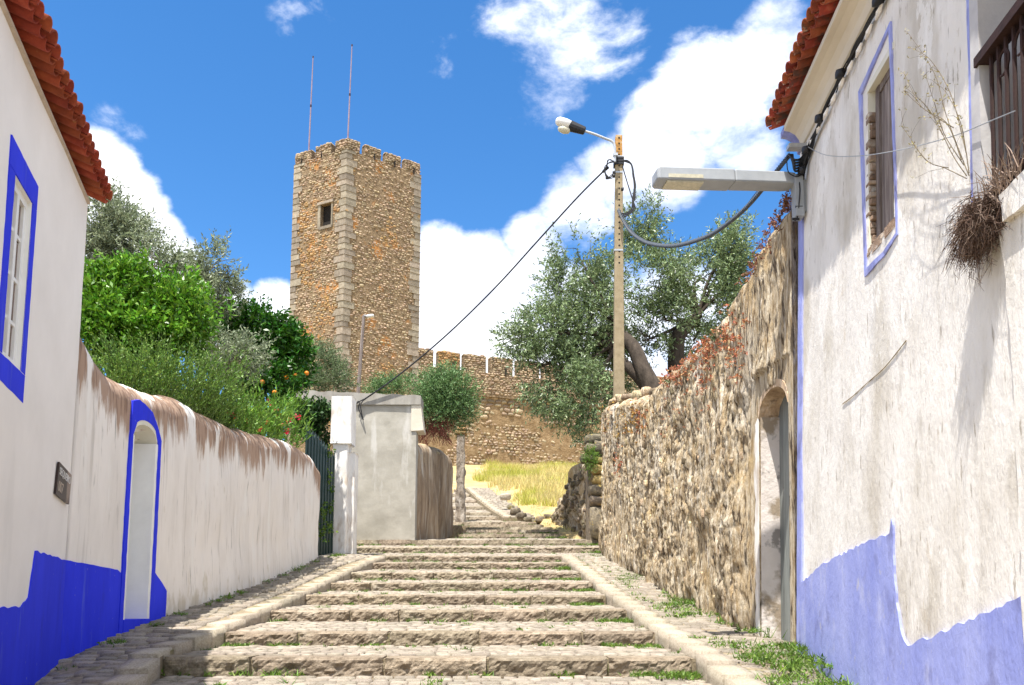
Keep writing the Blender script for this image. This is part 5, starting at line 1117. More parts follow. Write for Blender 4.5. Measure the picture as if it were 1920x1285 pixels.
    obj('neck', lathe((1097, 246, 18.42), (1068, 236, 18.42), [(0, .06), (.05, .085), (.5, .10), (.95, .115), (1, .10)], flat=1.1), m_black, S, smooth_=False)
    obj('hood', lathe((1071, 236, 18.42), (1042, 226, 18.42), [(0, .09), (.05, .11), (.4, .125), (.8, .11), (.95, .075), (1, .03)], 14, .9), m_lampwhite, S, smooth_=True)
    obj('lens_bowl', lathe((1069, 246, 18.42), (1046, 241, 18.42), [(0, .03), (.1, .07), (.5, .095), (.85, .07), (1, .03)], 14, .95), m_lens, S, smooth_=True)
    obj('arm_clamp', MB().box((at(1150, 290, 18.42).x, 18.38, at(1150, 293, 18.42).z), (at(1158, 290, 18.42).x, 18.47, at(1150, 288, 18.42).z)), m_galv, S)
    # tangle on the pole
    K = thing('pole_cable_tangle', at(1160, 305, 18.4), 'black coils, clamps and hanging cable loop wrapped round the upper part of the concrete pole', 'cables')
    for k in range(3): p = at(1160, 300 + k * 5, 18.6); s = wid(p.z) + .03; obj('clamp', MB().box((p.x - s, 18.6 - s, p.z - .025), (p.x + s, 18.6 + s, p.z + .025)), m_black, K)
    for k in range(5):
        r = lambda q: random.uniform(-q, q); obj('coil', MB().tube(spl([(1152, 304, 18.4), (1143 + r(3), 303 + r(4), 18.35), (1136 + r(3), 312 + r(4), 18.35), (1134 + r(2), 322 + r(4), 18.35), (1139 + r(2), 333 + r(3), 18.35), (1147 + r(2), 331 + r(3), 18.38), (1154, 322 + r(4), 18.4)], 5), .0095, 5), m_black, K)
    for k in range(5):
        r = lambda q: random.uniform(-q, q); obj('hanging_cable', MB().tube(spl([(1166, 302, 18.4), (1176, 303 + r(2), 18.4), (1184 + r(1), 310, 18.4), (1188 + r(2), 330, 18.4), (1190 + r(2), 352, 18.4), (1189 + r(3), 372, 18.4), (1186, 380, 18.4)], 5), .014, 6), m_black, K)
    obj('tie_cable', MB().tube(spl([(1167, 312, 18.4), (1176, 342, 18.4), (1186, 374, 18.4)], 5), .013, 6), m_black, K)
    for k in range(3): obj('lead_cable', MB().tube(spl([(1186, 376, 18.4), (1184 + 3 * k, 392, 18.4), (1172, 400 + 3 * k, 18.4), (1160, 400, 18.45)], 5), .016, 5), m_black, K)
    for px, py in ((1138, 333), (1151, 324), (1151, 330), (1167, 355)): pieces('connector', [mtx(at(px, py, 18.38), Vector((.07, 0, 0)), Vector((0, .07, 0)), Vector((0, 0, .09)))], m_black, K, ROUND, 'round')
    # overhead lines
    o = obj('overhead_cable', MB().tube(smooth([at(1138, 315, 18.4), at(1085, 368, 18.8), at(1010, 450, 19.4), at(930, 538, 19.9), at(840, 626, 20.2), at(750, 702, 20.4), at(682, 750, 20.5)], 6), .019, 6), m_black); tag(o, 'long black cable sloping from the concrete pole down to the concrete wall slab lintel', 'cable')
    for p in ([(682, 750, 20.5), (676, 760, 20.5), (678, 775, 20.5), (681, 788, 20.5), (677, 778, 20.5), (672, 765, 20.5), (675, 755, 20.5)], [(690, 745, 20.5), (676, 752, 20.5), (669, 757, 20.5), (672, 752, 20.5)]): obj('tail_loop', MB().tube(spl(p, 5), .014, 5), m_black, o)
    obj('anchor_sleeve', MB().tube([at(1140, 313, 18.4), at(1130, 323, 18.5)], [.045, .03], 6), m_black, o)
    tw = spl([(1160, 394, 18.4), (1170, 415, 17.9), (1185, 437, 17.0), (1208, 453, 15.6), (1235, 460, 14.2), (1265, 461, 12.8), (1300, 453, 11.4), (1335, 439, 10.3), (1375, 411, 9.2), (1410, 378, 8.4), (1445, 335, 7.7), (1478, 294, 7.18)], 10)
    V = []; m = None; strands = []
    side = Vector((0, 0, 1)); dist = 0; paths = [[], [], []]
    for i, p in enumerate(tw):
        t = (tw[min(i + 1, len(tw) - 1)] - tw[max(i - 1, 0)]).normalized(); s = (side - t * side.dot(t)).normalized(); u = t.cross(s)
        if i: dist += (p - tw[i - 1]).length
    fine = []
    for i in range(len(tw) - 1):
        for k in range(6): fine.append(tw[i].lerp(tw[i + 1], k / 6))
    dist = 0
    for i, p in enumerate(fine):
        t = (fine[min(i + 1, len(fine) - 1)] - fine[max(i - 1, 0)]).normalized(); s = (side - t * side.dot(t)).normalized(); u = t.cross(s)
        if i: dist += (p - fine[i - 1]).length
        rr = .0125 + .0012 * (p.y - 7)
        for k in range(3): a = dist / .24 * 2 * math.pi / (1 + (p.y - 7) * .06) + k * 2.094; paths[k].append(p + (s * math.cos(a) + u * math.sin(a)) * rr)
    T = thing('twisted_cable', tw[len(tw) // 2], 'thick grey twisted cable sagging from the concrete pole to the corner of the weathered house', 'cable')
    for k in range(3): obj('strand', MB().tube(paths[k], [.0092 + .0008 * (p.y - 7) for p in paths[k]], 6), m_cable, T, smooth_=True)
    o = obj('span_wire', MB().tube(smooth([at(1480, 287, 7.18), at(1455, 318, 7.8), at(1425, 352, 8.6), at(1390, 395, 9.4), at(1340, 440, 10.3), at(1295, 470, 11.4)], 5), .004, 5), m_black); tag(o, 'fine black wire hanging just beside the thick twisted cable near the grey box lamp', 'wire')
    # far little lamp before the tower
    a, b = at(662, 735, 31), at(682, 592, 31); a.z = P(31) + .3
    F = thing('far_lamp_post', a, 'thin brown leaning lamp post seen in front of the castle tower', 'lamp post')
    obj('pole', MB().tube([a, b], [.09, .055], 8), m_wood, F); obj('arm', MB().tube([b, at(690, 593, 31)], .03, 6), m_galv, F); c = at(694, 593, 31)
    pieces('lamp_head', [mtx(c, Vector((.32, 0, .04)), Vector((0, .2, 0)), Vector((-.01, 0, .12)))], m_lampwhite, F, ROUND, 'round')
small_fittings()

# ------------------------------------------------------------------ plants
def norm(a): return a / np.maximum(np.linalg.norm(a, axis=-1, keepdims=True), 1e-9)
def leaves(T, D, n, tl, L, Wd, g, fold=.15, spread=.9, droop=0):
    """n leaves along each twig (T start, D direction); every leaf is a narrow folded blade"""
    m = len(T); tt = np.tile(np.linspace(.12, 1, n), (m, 1)) + g.normal(0, .05, (m, n))
    p = T[:, None] + D[:, None] * (tl[:, None] * tt)[..., None]
    ld = norm(D[:, None] * .75 + g.normal(0, spread, (m, n, 3)) + np.array([0, 0, -droop])); sd = norm(np.cross(ld, g.normal(0, 1, (m, n, 3)))); up = np.cross(ld, sd)
    l = L * g.uniform(.65, 1.25, (m, n, 1)); w = Wd * g.uniform(.7, 1.2, (m, n, 1))
    mid = p + ld * l * .5 + up * l * fold
    V = np.stack([p, mid + sd * w * .5, p + ld * l, mid - sd * w * .5], 2).reshape(-1, 3)
    F = np.arange(len(V)).reshape(-1, 4); return V, F
def cloud(blobs, n, g, gap=.45, freq=1.2, inner=.45, up=.3):
    """twig starts and directions spread through a set of ellipsoids (centre, radii), thinned by noise into clumps and gaps"""
    vol = np.array([b[1].x * b[1].y * b[1].z for b in blobs]) ** .75; pick = g.choice(len(blobs), n, p=vol / vol.sum())
    c = np.array([tuple(b[0]) for b in blobs])[pick]; r = np.array([tuple(b[1]) for b in blobs])[pick]
    d = norm(g.normal(0, 1, (n, 3))); rad = inner + (1 - inner) * g.random((n, 1)) ** .7
    p = c + d * r * rad * (1 + .28 * (fbm(d * 2.2 + c, 2, 3)[:, None] - .5) * 2)
    k = fbm(p * freq, 3, 17) > gap; p, d = p[k], d[k]
    return p, norm(d + np.array([0, 0, up]) + g.normal(0, .45, p.shape))
def blob(px, py, rx, ry, Y, dr=None):
    s = Y / 1600; return (at(px, py, Y), Vector((rx * s, (dr or (rx + ry) / 2) * s, ry * s)))
def branches(root, blobs, r0, g, per=5, trunk=None):
    m = MB(); rnd = random.Random(int(g.integers(1e6)))
    for c, r in blobs:
        mid = root.lerp(c, .5) + Vector((rnd.uniform(-.2, .2), rnd.uniform(-.2, .2), rnd.uniform(-.1, .25))); m.tube(smooth([root, mid, c], 4), [r0 * (1 - .75 * k / 8) for k in range(9)], 6)
        for k in range(per):
            d = Vector((rnd.gauss(0, 1), rnd.gauss(0, 1), rnd.gauss(.3, .8))).normalized(); e = c + Vector((d.x * r.x, d.y * r.y, d.z * r.z)) * .9; s = mid.lerp(c, rnd.uniform(.5, 1)); m.tube(smooth([s, s.lerp(e, .5) + Vector((rnd.uniform(-.1, .1), rnd.uniform(-.1, .1), .08)), e], 3), [r0 * .25 * (1 - .8 * q / 6) for q in range(7)], 4)
    return m
def plant(name, label, cat, base, blobs, n, k, tl, L, W, mt, seed, gap=.45, freq=1.2, inner=.45, up=.3, spread=.9, r0=.05, trunk=None, bark=None, per=5, group=None, droop=0, root=None, fold=.15):
    g = np.random.default_rng(seed); T = thing(name, base, label, cat, group)
    p, d = cloud(blobs, n, g, gap, freq, inner, up); t = tl * g.uniform(.6, 1.3, len(p)); V, F = leaves(p, d, k, t, L, W, g, fold, spread, droop)
    obj('foliage', (V, F), mt, T)
    root = root or Vector(base)
    if r0: obj('branches', branches(root, blobs, r0, g, per), bark or m_bark, T)
    if trunk: obj('trunk', MB().tube(smooth([q[0] for q in trunk], 5), [q for i in range(len(trunk) - 1) for q in np.linspace(trunk[i][1], trunk[i + 1][1], 6)[:5]] + [trunk[-1][1]], 9), bark or m_bark, T, smooth_=True)
    return T
def vegetation():
    # olive trees on the right terrace
    A = at
    tr = [(A(1232, 775, 21.5), .34), (A(1222, 728, 21.5), .26), (A(1205, 690, 21.6), .21), (A(1190, 655, 21.8), .19), (A(1168, 630, 22), .16)]
    tr2 = [(A(1220, 735, 21.7), .18), (A(1190, 700, 21.8), .15), (A(1160, 672, 22), .13), (A(1130, 640, 22.2), .10)]
    bl = [blob(*b) for b in [(1085, 480, 48, 45, 22.5), (1075, 545, 62, 60, 22.5), (1030, 625, 60, 52, 22), (1100, 620, 75, 70, 22.6), (970, 640, 42, 22, 22), (1040, 715, 66, 62, 21.8), (1095, 745, 55, 62, 21.6), (1160, 560, 60, 90, 23.2), (1150, 700, 50, 60, 23.4), (1010, 690, 40, 40, 21.8), (1110, 800, 18, 34, 21.4)]]
    T = plant('olive_tree', 'spreading olive tree with drooping crown reaching left of the concrete pole above the castle wall', 'tree', tr[0][0], bl, 6400, 11, .42, .125, .036, m_olive, 201, .475, 1.1, .35, .1, .8, .07, tr, m_bark, 7, root=tr[-1][0], droop=.15)
    obj('limb', MB().tube(smooth([q[0] for q in tr2], 5), [q for i in range(3) for q in np.linspace(tr2[i][1], tr2[i + 1][1], 6)[:5]] + [tr2[-1][1]], 8), m_bark, T, smooth_=True)
    tr = [(A(1268, 700, 23.5), .25), (A(1268, 660, 23.5), .23), (A(1272, 630, 23.6), .22), (A(1290, 610, 23.8), .16), (A(1310, 590, 24), .13)]
    bl = [blob(*b) for b in [(1205, 420, 40, 46, 23.5), (1235, 470, 62, 50, 23.5), (1230, 540, 72, 62, 23.2), (1315, 520, 60, 52, 24), (1355, 480, 48, 46, 24), (1385, 450, 36, 30, 24.2), (1340, 570, 52, 52, 24), (1240, 600, 55, 45, 23), (1300, 640, 40, 40, 24.4), (1205, 640, 44, 40, 23), (1385, 520, 30, 40, 24.2)]]
    plant('olive_tree', 'taller upright olive tree rising right of the concrete pole behind the eroded wall', 'tree', tr[0][0], bl, 5600, 11, .42, .125, .036, m_olive, 202, .475, 1.1, .35, .25, .8, .07, tr, m_bark, 7, root=tr[-1][0])
    # left terrace, back to front
    b0 = Vector((-8.2, 16, EYE + 2.3)); bl = [blob(*b) for b in [(190, 410, 58, 55, 16), (225, 455, 70, 62, 16), (170, 490, 60, 60, 16), (285, 500, 60, 45, 15.6), (330, 535, 50, 50, 15.6), (405, 500, 42, 42, 15.2), (395, 550, 44, 40, 15.2), (430, 520, 22, 28, 15.2), (350, 590, 70, 40, 15.4)]]
    plant('silver_olive_tree', 'tall silvery grey olive tree with airy crown behind the bright green citrus', 'tree', b0, bl, 4600, 11, .34, .09, .026, m_olive_l, 203, .46, 1.3, .2, .35, .7, .05, [(b0, .2), (at(240, 640, 15.8), .16), (at(250, 560, 15.8), .1)], m_twig, 8, root=at(250, 560, 15.8))
    b0 = Vector((-5.5, 10.8, EYE + 1.9)); bl = [blob(*b) for b in [(235, 550, 58, 46, 10.8), (180, 572, 48, 44, 10.6), (300, 590, 66, 50, 11), (345, 610, 44, 40, 11), (220, 620, 80, 56, 10.6), (165, 640, 44, 60, 10.4), (300, 640, 70, 40, 10.8), (340, 560, 34, 34, 11)]]
    plant('citrus_tree', 'bushy bright green citrus with large glossy leaves next to the left house', 'tree', b0, bl, 3200, 9, .22, .088, .037, m_citrus, 204, .36, 2.0, .45, .7, .7, .03, [(b0, .1), (at(240, 640, 10.8), .07)], m_bark, 5, root=at(240, 650, 10.8), fold=.1)
    T = [o for o in COL.objects if o.name == 'citrus_tree'][0]; gs = np.random.default_rng(88); S0 = []; D0 = []
    for px, py, rx, n in ((235, 500, 40, 40), (180, 520, 30, 30), (300, 540, 50, 45), (350, 570, 30, 35), (330, 530, 20, 20), (270, 600, 60, 40)):
        for k in range(n): S0.append(tuple(at(px + gs.normal(0, rx), py + 38 + gs.normal(0, 10), 10.6))); D0.append(tuple(Vector((gs.normal(0, .3), gs.normal(-.1, .3), 1)).normalized()))
    V, F = leaves(np.array(S0), np.array(D0), 12, np.full(len(S0), .34) * gs.uniform(.6, 1.3, len(S0)), .085, .034, gs, .1, .6); obj('new_shoots', (V, F), m_citrus, T)
    b0 = Vector((-4.9, 16.5, EYE + 2.4)); bl = [blob(*b) for b in [(420, 615, 45, 38, 16), (480, 620, 55, 45, 16.2), (515, 650, 52, 52, 16.4), (540, 690, 40, 45, 16.6), (465, 680, 60, 52, 16.2), (500, 720, 60, 40, 16), (420, 660, 44, 44, 15.8), (545, 655, 22, 22, 16.6)]]
    T = plant('orange_tree', 'dark green orange tree carrying a few ripe oranges left of the castle tower', 'tree', b0, bl, 2700, 9, .22, .11, .05, m_orange_leaf, 205, .36, 1.6, .45, .4, .8, .04, [(b0, .12), (at(480, 690, 16.3), .08)], m_bark, 5, root=at(480, 690, 16.3), fold=.1)
    for px, py, Y in ((467, 696, 15.6), (492, 716, 15.5), (553, 704, 15.9), (537, 708, 15.8), (515, 736, 15.3), (575, 700, 16), (505, 690, 15.8)):
        V, F = stone_base(3, 1, .03, 5); s = .085; o = obj('orange', (V * s + np.array(at(px, py, Y)), F), m_fruit, T, smooth_=True)
    # grey olive shrub behind the rosemary
    b0 = Vector((-4.9, 13.4, EYE + 2.3)); bl = [blob(*b) for b in [(400, 660, 40, 34, 13.6), (440, 680, 42, 34, 13.6), (380, 640, 34, 30, 13.6), (470, 665, 30, 30, 13.8)]]
    plant('olive_shrub', 'small dull grey green olive shrub between the rosemary and the orange tree', 'shrub', b0, bl, 650, 10, .24, .075, .022, m_olive_l, 206, .38, 2, .3, .4, .7, .02, None, m_twig, 4, root=at(430, 700, 13.6))
    # rosemary: upright wands set with needles
    g = np.random.default_rng(207)
    def wands(name, label, base, spots, k, hgt, n, L, W, mt, lean, cat='shrub'):
        T = thing(name, base, label, cat); Vs, Fs, b = [], [], 0; st = MB()
        P0 = []; D0 = []; H0 = []
        for (px, py, rx, Y, ph, num) in spots:
            for q in range(num):
                a = g.uniform(0, 6.28); rr = g.random() ** .5; c = at(px, py, Y) + Vector((math.cos(a) * rr * rx * Y / 1600 - .22, math.sin(a) * rr * .5, 0)); ld = Vector((math.cos(a) * rr * lean + g.normal(0, .12), math.sin(a) * rr * lean * .6 + g.normal(0, .1) - .1, 1)).normalized(); h = ph * Y / 1600 * g.uniform(.55, 1.1)
                P0.append(tuple(c)); D0.append(tuple(ld)); H0.append(h); st.tube([c, c + ld * h * .5, c + ld * h * .98], [.004, .003, .0015], 3, False)
        P0, D0, H0 = np.array(P0), np.array(D0), np.array(H0)
        V, F = leaves(P0, D0, n, H0, L, W, g, .05, .34); obj('foliage', (V, F), mt, T); obj('stems', st, m_stemgreen, T); return T
    wands('rosemary_bush', 'large dark green rosemary bush of upright spiky wands leaning over the garden wall top', at(370, 760, 10.2), [(275, 740, 34, 9.2, 95, 80), (320, 755, 40, 9.6, 120, 110), (360, 770, 45, 10, 135, 130), (400, 790, 44, 10.4, 135, 130), (435, 800, 34, 10.8, 110, 90), (390, 775, 50, 11, 135, 80), (250, 725, 24, 8.9, 60, 40), (470, 812, 20, 11.4, 70, 30)], 0, 0, 40, .046, .013, m_rosemary, .85)
    T = wands('oleander_bush', 'bright green oleander with narrow leaves and red flowers behind the garden wall end', at(500, 810, 13), [(470, 815, 30, 12.0, 70, 44), (505, 825, 34, 12.8, 80, 54), (535, 832, 26, 13.4, 80, 44), (450, 805, 22, 11.6, 66, 34), (520, 800, 40, 14, 70, 50), (560, 838, 22, 14.2, 75, 40), (430, 800, 20, 11.2, 50, 24)], 0, 0, 16, .12, .024, m_oleander, .8)
    FL = []
    for px, py, Y in ((430, 782, 11.2), (438, 778, 11.2), (433, 776, 11.25), (468, 792, 12.2), (515, 768, 13.3), (543, 789, 13.4), (537, 812, 13.4), (522, 779, 13.2), (500, 790, 12.8), (560, 783, 13.8), (509, 764, 13.2), (530, 796, 13.2), (487, 806, 12.4), (505, 752, 14)):
        c = at(px, py, Y); fl = MB()
        for q in range(9):
            d = Vector((g.normal(), g.normal() - .4, g.normal() + .2)).normalized(); s = d.orthogonal().normalized(); r = .045; b_ = c + Vector((g.normal() * .022, g.normal() * .022, g.normal() * .022)); fl.add([tuple(b_), tuple(b_ + d * r * .6 + s * r * .45), tuple(b_ + d * r), tuple(b_ + d * r * .6 - s * r * .45)], [(0, 1, 2, 3)])
        obj('flower', fl, m_flower, T)
    b0 = at(590, 830, 17.6); bl = [blob(*b) for b in [(585, 790, 30, 30, 18), (605, 780, 16, 22, 17.9), (565, 775, 18, 18, 18.2), (600, 815, 14, 22, 17.9), (590, 765, 22, 10, 18)]]
    plant('ivy', 'dark ivy filling the gap between the oleander and the white gatepost under the lintel', 'climbing plant', b0, bl, 900, 6, .16, .075, .07, m_ivy, 208, .3, 3, .4, .1, 1, .012, None, m_twig, 4, root=b0)
    # creeper on the gate edge
    g2 = np.random.default_rng(212); pts = [(612, 850), (616, 870), (612, 900), (617, 935), (614, 960), (608, 985), (616, 1000), (604, 960), (600, 1000)]
    Pt = np.array([tuple(at(px + g2.normal(0, 4), py + g2.normal(0, 9), 17.0 + (px - 614) * .05)) for px, py in pts for _ in range(16)]); Dd = norm(g2.normal(0, 1, Pt.shape) + np.array([.2, -.6, 0])); V, F = leaves(Pt, Dd, 4, np.full(len(Pt), .1), .055, .05, g2)
    T = thing('gate_creeper', at(614, 1000, 17.1), 'thin green creeper climbing the edge of the dark gate beside the white gatepost', 'climbing plant'); obj('foliage', (V, F), m_weed, T); obj('stem', MB().tube(spl([(614, 1040, 17.1), (612, 980, 17.05), (616, 920, 17.1), (613, 850, 17.1)], 5), .008, 4), m_twig, T)
    b0 = at(600, 760, 22); bl = [blob(*b) for b in [(590, 690, 34, 34, 22), (620, 705, 32, 32, 22), (575, 715, 28, 24, 21.6), (605, 665, 22, 18, 22.2), (640, 722, 18, 16, 22)]]
    plant('grey_shrub', 'pale grey green feathery shrub standing behind the left part of the concrete lintel', 'shrub', b0, bl, 1300, 10, .3, .085, .02, m_grey, 209, .36, 1.6, .3, .7, .5, .02, None, m_twig, 5, root=b0)
    b0 = at(735, 770, 24); bl = [blob(*b) for b in [(725, 728, 22, 14, 24), (755, 724, 16, 12, 24), (700, 735, 12, 8, 24)]]
    plant('low_shrub', 'low fresh green shrub peeping over the middle of the concrete lintel', 'shrub', b0, bl, 420, 10, .3, .085, .022, m_broom, 210, .3, 2, .3, .7, .5, .015, None, m_twig, 4, root=b0)
    b0 = at(820, 850, 23.5); bl = [blob(*b) for b in [(800, 722, 20, 16, 23), (870, 735, 20, 18, 23), (848, 712, 14, 14, 23), (815, 735, 34, 34, 23), (850, 745, 36, 36, 23), (825, 775, 44, 32, 23), (862, 775, 26, 30, 23.2), (800, 758, 26, 28, 22.8), (838, 718, 22, 18, 23)]]
    T = plant('round_shrub', 'rounded blue green shrub with red dry lower stems above the brown garden wall', 'shrub', b0, bl, 2300, 10, .36, .10, .022, m_broom, 211, .40, 1.8, .3, .6, .55, .03, None, m_redtwig, 6, root=at(820, 810, 23.2))
    tw = MB()
    for k in range(110):
        p = at(random.uniform(780, 850), random.uniform(806, 838), 22.6); q = at(random.uniform(785, 850), random.uniform(775, 810), 22.8); tw.tube([p, p.lerp(q, .5) + Vector((random.uniform(-.1, .1), -.1, .08)), q], [.008, .007, .004], 3, False)
    obj('dry_stems', tw, m_redtwig, T)
    # red and orange stonecrop on the eroded wall
    def crop(label, spots, m, seed, n=120, L=.03, name='stonecrop'):
        g = np.random.default_rng(seed); pts = []
        for px, py, rx, ry, num in spots:
            for q in range(int(num * .62)):
                x, y = px + g.normal(0, rx), py + g.normal(0, ry); Y, z = cS(x, y); tz = float(WALLTOP(Y)); o = .02 + g.uniform(-.03, .04)
                if z > tz - .06: z = tz - abs(g.normal(0, .06)) - .03; o = -g.uniform(-.02, .25)
                pts.append(tuple(fS(Y, z, o)))
        Pt = np.array(pts); D = norm(g.normal(0, .6, Pt.shape) + np.array([-.6, -.3, .4])); V, F = leaves(Pt, D, 9, np.full(len(Pt), .03), L * .8, L * .5, g, .2, 1.0)
        T = thing(name, Pt.mean(0), label, 'wall plant', 'stonecrop patches on the eroded wall'); obj('foliage', (V, F), m, T)
    crop('long band of red stonecrop running down the eroded wall top above the arched door', [(1350, 640, 22, 16, 90), (1375, 625, 12, 22, 60), (1390, 655, 9, 30, 50)], m_sedum, 301, L=.035)
    crop('mixed red stonecrop patch on the wall crest near the olive trunk', [(1330, 655, 14, 14, 90), (1300, 680, 18, 14, 130), (1275, 700, 16, 10, 100), (1310, 700, 18, 18, 80), (1260, 712, 10, 8, 50)], m_sedum, 302, L=.038)
    crop('orange yellow stonecrop cushion spilling over the far low end of the eroded wall', [(1165, 785, 14, 12, 120), (1185, 800, 16, 16, 110), (1150, 800, 10, 12, 70), (1190, 770, 10, 8, 60)], m_sedum_o, 303, L=.045)
    crop('red stonecrop trailing down the far low end beside the orange cushion', [(1205, 780, 8, 8, 50), (1143, 790, 7, 14, 50), (1160, 850, 7, 22, 50), (1165, 880, 5, 12, 20), (1205, 800, 6, 12, 30)], m_sedum, 304, L=.045)
    crop('dark red dry moss crusting the highest stretch of the eroded wall by the house', [(1482, 380, 6, 12, 90), (1462, 408, 8, 14, 90), (1440, 446, 9, 15, 90), (1420, 486, 8, 14, 70), (1400, 520, 7, 10, 40)], m_moss, 305, L=.028, name='dry_moss')
    crop('grey green tuft between the two red stonecrop bands on the wall crest', [(1345, 625, 7, 8, 60), (1260, 715, 6, 6, 30)], m_grey, 306, L=.03)
    crop('scattered reddish tufts low on the face of the eroded wall', [(1290, 760, 14, 20, 50), (1260, 790, 8, 20, 30), (1195, 900, 5, 12, 16), (1385, 690, 10, 16, 30), (1320, 735, 14, 14, 40)], m_sedum, 307, L=.026)
    b0 = at(1108, 900, 20.2); bl = [blob(*b) for b in [(1110, 868, 9, 20, 20.1), (1106, 855, 8, 12, 20.1)]]
    plant('wall_weed', 'light green weed growing on the left side of the loose stone stack', 'weed', b0, bl, 130, 8, .16, .07, .014, m_weed, 220, .2, 2, .2, .6, .6, 0)
    # dead brush and withered stalks on the ledge of the right house
    g = random.Random(77); c = hit(1868, 405, PR) + Vector((-.06, 0, 0)); D = thing('dry_brush', c, 'dense ball of dead brown brushwood hanging on the ledge of the weathered house', 'dead plant'); m1, m2 = MB(), MB(); sdr = fR(5, EYE, 0) - fR(4, EYE, 0)
    for k in range(1300):
        s = c + Vector((g.uniform(-.04, .04), g.gauss(.0, .035), g.gauss(.0, .03))); e = Vector((-abs(g.gauss(.022, .025)) - .005, g.gauss(.05, .075), g.gauss(-.06, .07))); t = 1.15 * g.uniform(.5, 1.1)
        mid = s + e * t * .5 + Vector((g.gauss(0, .012), g.gauss(0, .012), .02)); end = s + e * t + Vector((0, 0, -.03)); (m1 if k % 4 else m2).tube([s, s.lerp(mid, .6) + Vector((g.gauss(0, .008), g.gauss(0, .01), g.gauss(0, .01))), mid + Vector((0, g.gauss(0, .012), 0)), mid.lerp(end, .6) + Vector((g.gauss(0, .012), g.gauss(0, .014), g.gauss(0, .012))), end], [.0022, .002, .0017, .0012, .0006], 3, False)
        for _ in range(3): q = mid.lerp(end, g.uniform(.2, .9)); (m1 if k % 4 else m2).tube([q, q + Vector((g.gauss(0, .02), g.gauss(0, .025), g.gauss(-.02, .025)))], [.0014, .0007], 3, False)
    for k in range(110):
        s = c + Vector((g.uniform(-.02, .04), g.gauss(-.16, .10), g.gauss(.05, .03))); e = Vector((-abs(g.gauss(.02, .03)), g.gauss(0, .08), g.gauss(.08, .05))); m2.tube([s, s + e * .5 + Vector((0, 0, .02)), s + e], [.0026, .002, .001], 3, False)
    obj('brown_stems', m1, m_dry, D, kind='stuff'); obj('pale_stems', m2, mat('pale_dead_stems', [(.3, (.18, .125, .095)), (.7, (.34, .26, .21))], 5, bump=0, rand=.3), D, kind='stuff')
    W = thing('withered_stalks', c + Vector((0, .1, .05)), 'thin withered stalks with tiny buds rising above the ball of dead brushwood', 'dead plant'); st = MB(); Pt = []
    H = lambda px, py, o=.08: hit(px, py, PR) + Vector((-o, 0, 0))
    lines = [[(1835, 330), (1815, 290), (1795, 235), (1775, 195), (1745, 165)], [(1840, 330), (1822, 270), (1806, 210), (1796, 150), (1780, 110), (1750, 62)], [(1830, 310), (1800, 250), (1790, 190), (1782, 140)], [(1835, 335), (1800, 315), (1770, 300), (1740, 250), (1735, 235)], [(1825, 300), (1805, 230), (1765, 200), (1738, 135)], [(1835, 290), (1815, 180), (1785, 115), (1765, 95)], [(1840, 325), (1838, 250), (1835, 210), (1822, 170)], [(1810, 240), (1765, 205), (1735, 170)], [(1800, 315), (1775, 305), (1755, 270)]]
    for ln in lines:
        p = smooth([H(x, y, .06 + .1 * i / len(ln)) for i, (x, y) in enumerate(ln)], 5); st.tube(p, [.0026 * (1 - .7 * i / len(p)) for i in range(len(p))], 4); Pt += [tuple(q) for q in p[6:] if g.random() < .75]
        for q in p[5::3]: e = q + Vector((g.gauss(-.03, .03), g.gauss(.0, .08), g.uniform(.0, .1))); st.tube([q, q.lerp(e, .5) + Vector((0, 0, .01)), e], [.0012, .001, .0006], 3, False); Pt.append(tuple(e))
    obj('stalks', st, m_stalk, W); gg = np.random.default_rng(9); Pt = np.array(Pt); V, F = leaves(Pt, norm(gg.normal(0, 1, Pt.shape)), 3, np.full(len(Pt), .015), .016, .007, gg, .1, 1); obj('buds', (V, F), m_bud, W)
    # ---- ground cover
    def blades(name, Pt, h, w, mt, g, lean=.35, seg=1):
        n = len(Pt); a = g.uniform(0, 6.28, n); s = np.stack([np.cos(a), np.sin(a), np.zeros(n)], -1); l = np.stack([g.normal(0, lean, n), g.normal(0, lean, n), np.ones(n)], -1); hh = (h * g.uniform(.5, 1.3, n) * (.35 + 1.3 * fbm(Pt * np.array([.9, .9, 0]), 3, 12)))[:, None]
        V = np.stack([Pt - s * w, Pt + s * w, Pt + l * hh], 1).reshape(-1, 3); F = np.arange(3 * n).reshape(-1, 3); o = obj(name, (V, F), mt, kind='stuff'); return o
    g = np.random.default_rng(400)
    n = 60000; x = g.uniform(-2.2, 5.5, n); Y = 27 + 34 * g.random(n) ** 1.25
    lane = np.interp(Y, [26, 28, 35, 37, 45], [.9, .60, -.55, -1.0, -2.4]) + .25; k = (x > lane + 2.2 * (fbm(np.stack([x * .7, Y * .7, x * 0 + 9], -1), 3, 15) - .35)) & (fbm(np.stack([x * .6, Y * .6, x * 0], -1), 3, 5) > .36 + .12 * (Y < 31)); x, Y = x[k], Y[k]
    gz = P(Y) + .1; me = bpy.data.objects['ground']; bv = me.evaluated_get(bpy.context.evaluated_depsgraph_get())
    z = np.array([(lambda r: r[1].z if r[0] else q)(bv.ray_cast(Vector((a, b, 60)), Vector((0, 0, -1)))) for a, b, q in zip(x, Y, gz)]); Pt = np.stack([x, Y, z - .02], -1); s = fbm(np.stack([x * .5, Y * .5, x * 0 + 4], -1), 3, 8) > .53
    blades('dry_hill_grass', Pt[~s], .38, .016, m_grass, g); blades('greening_hill_grass', Pt[s], .45, .016, m_grass_g, g)
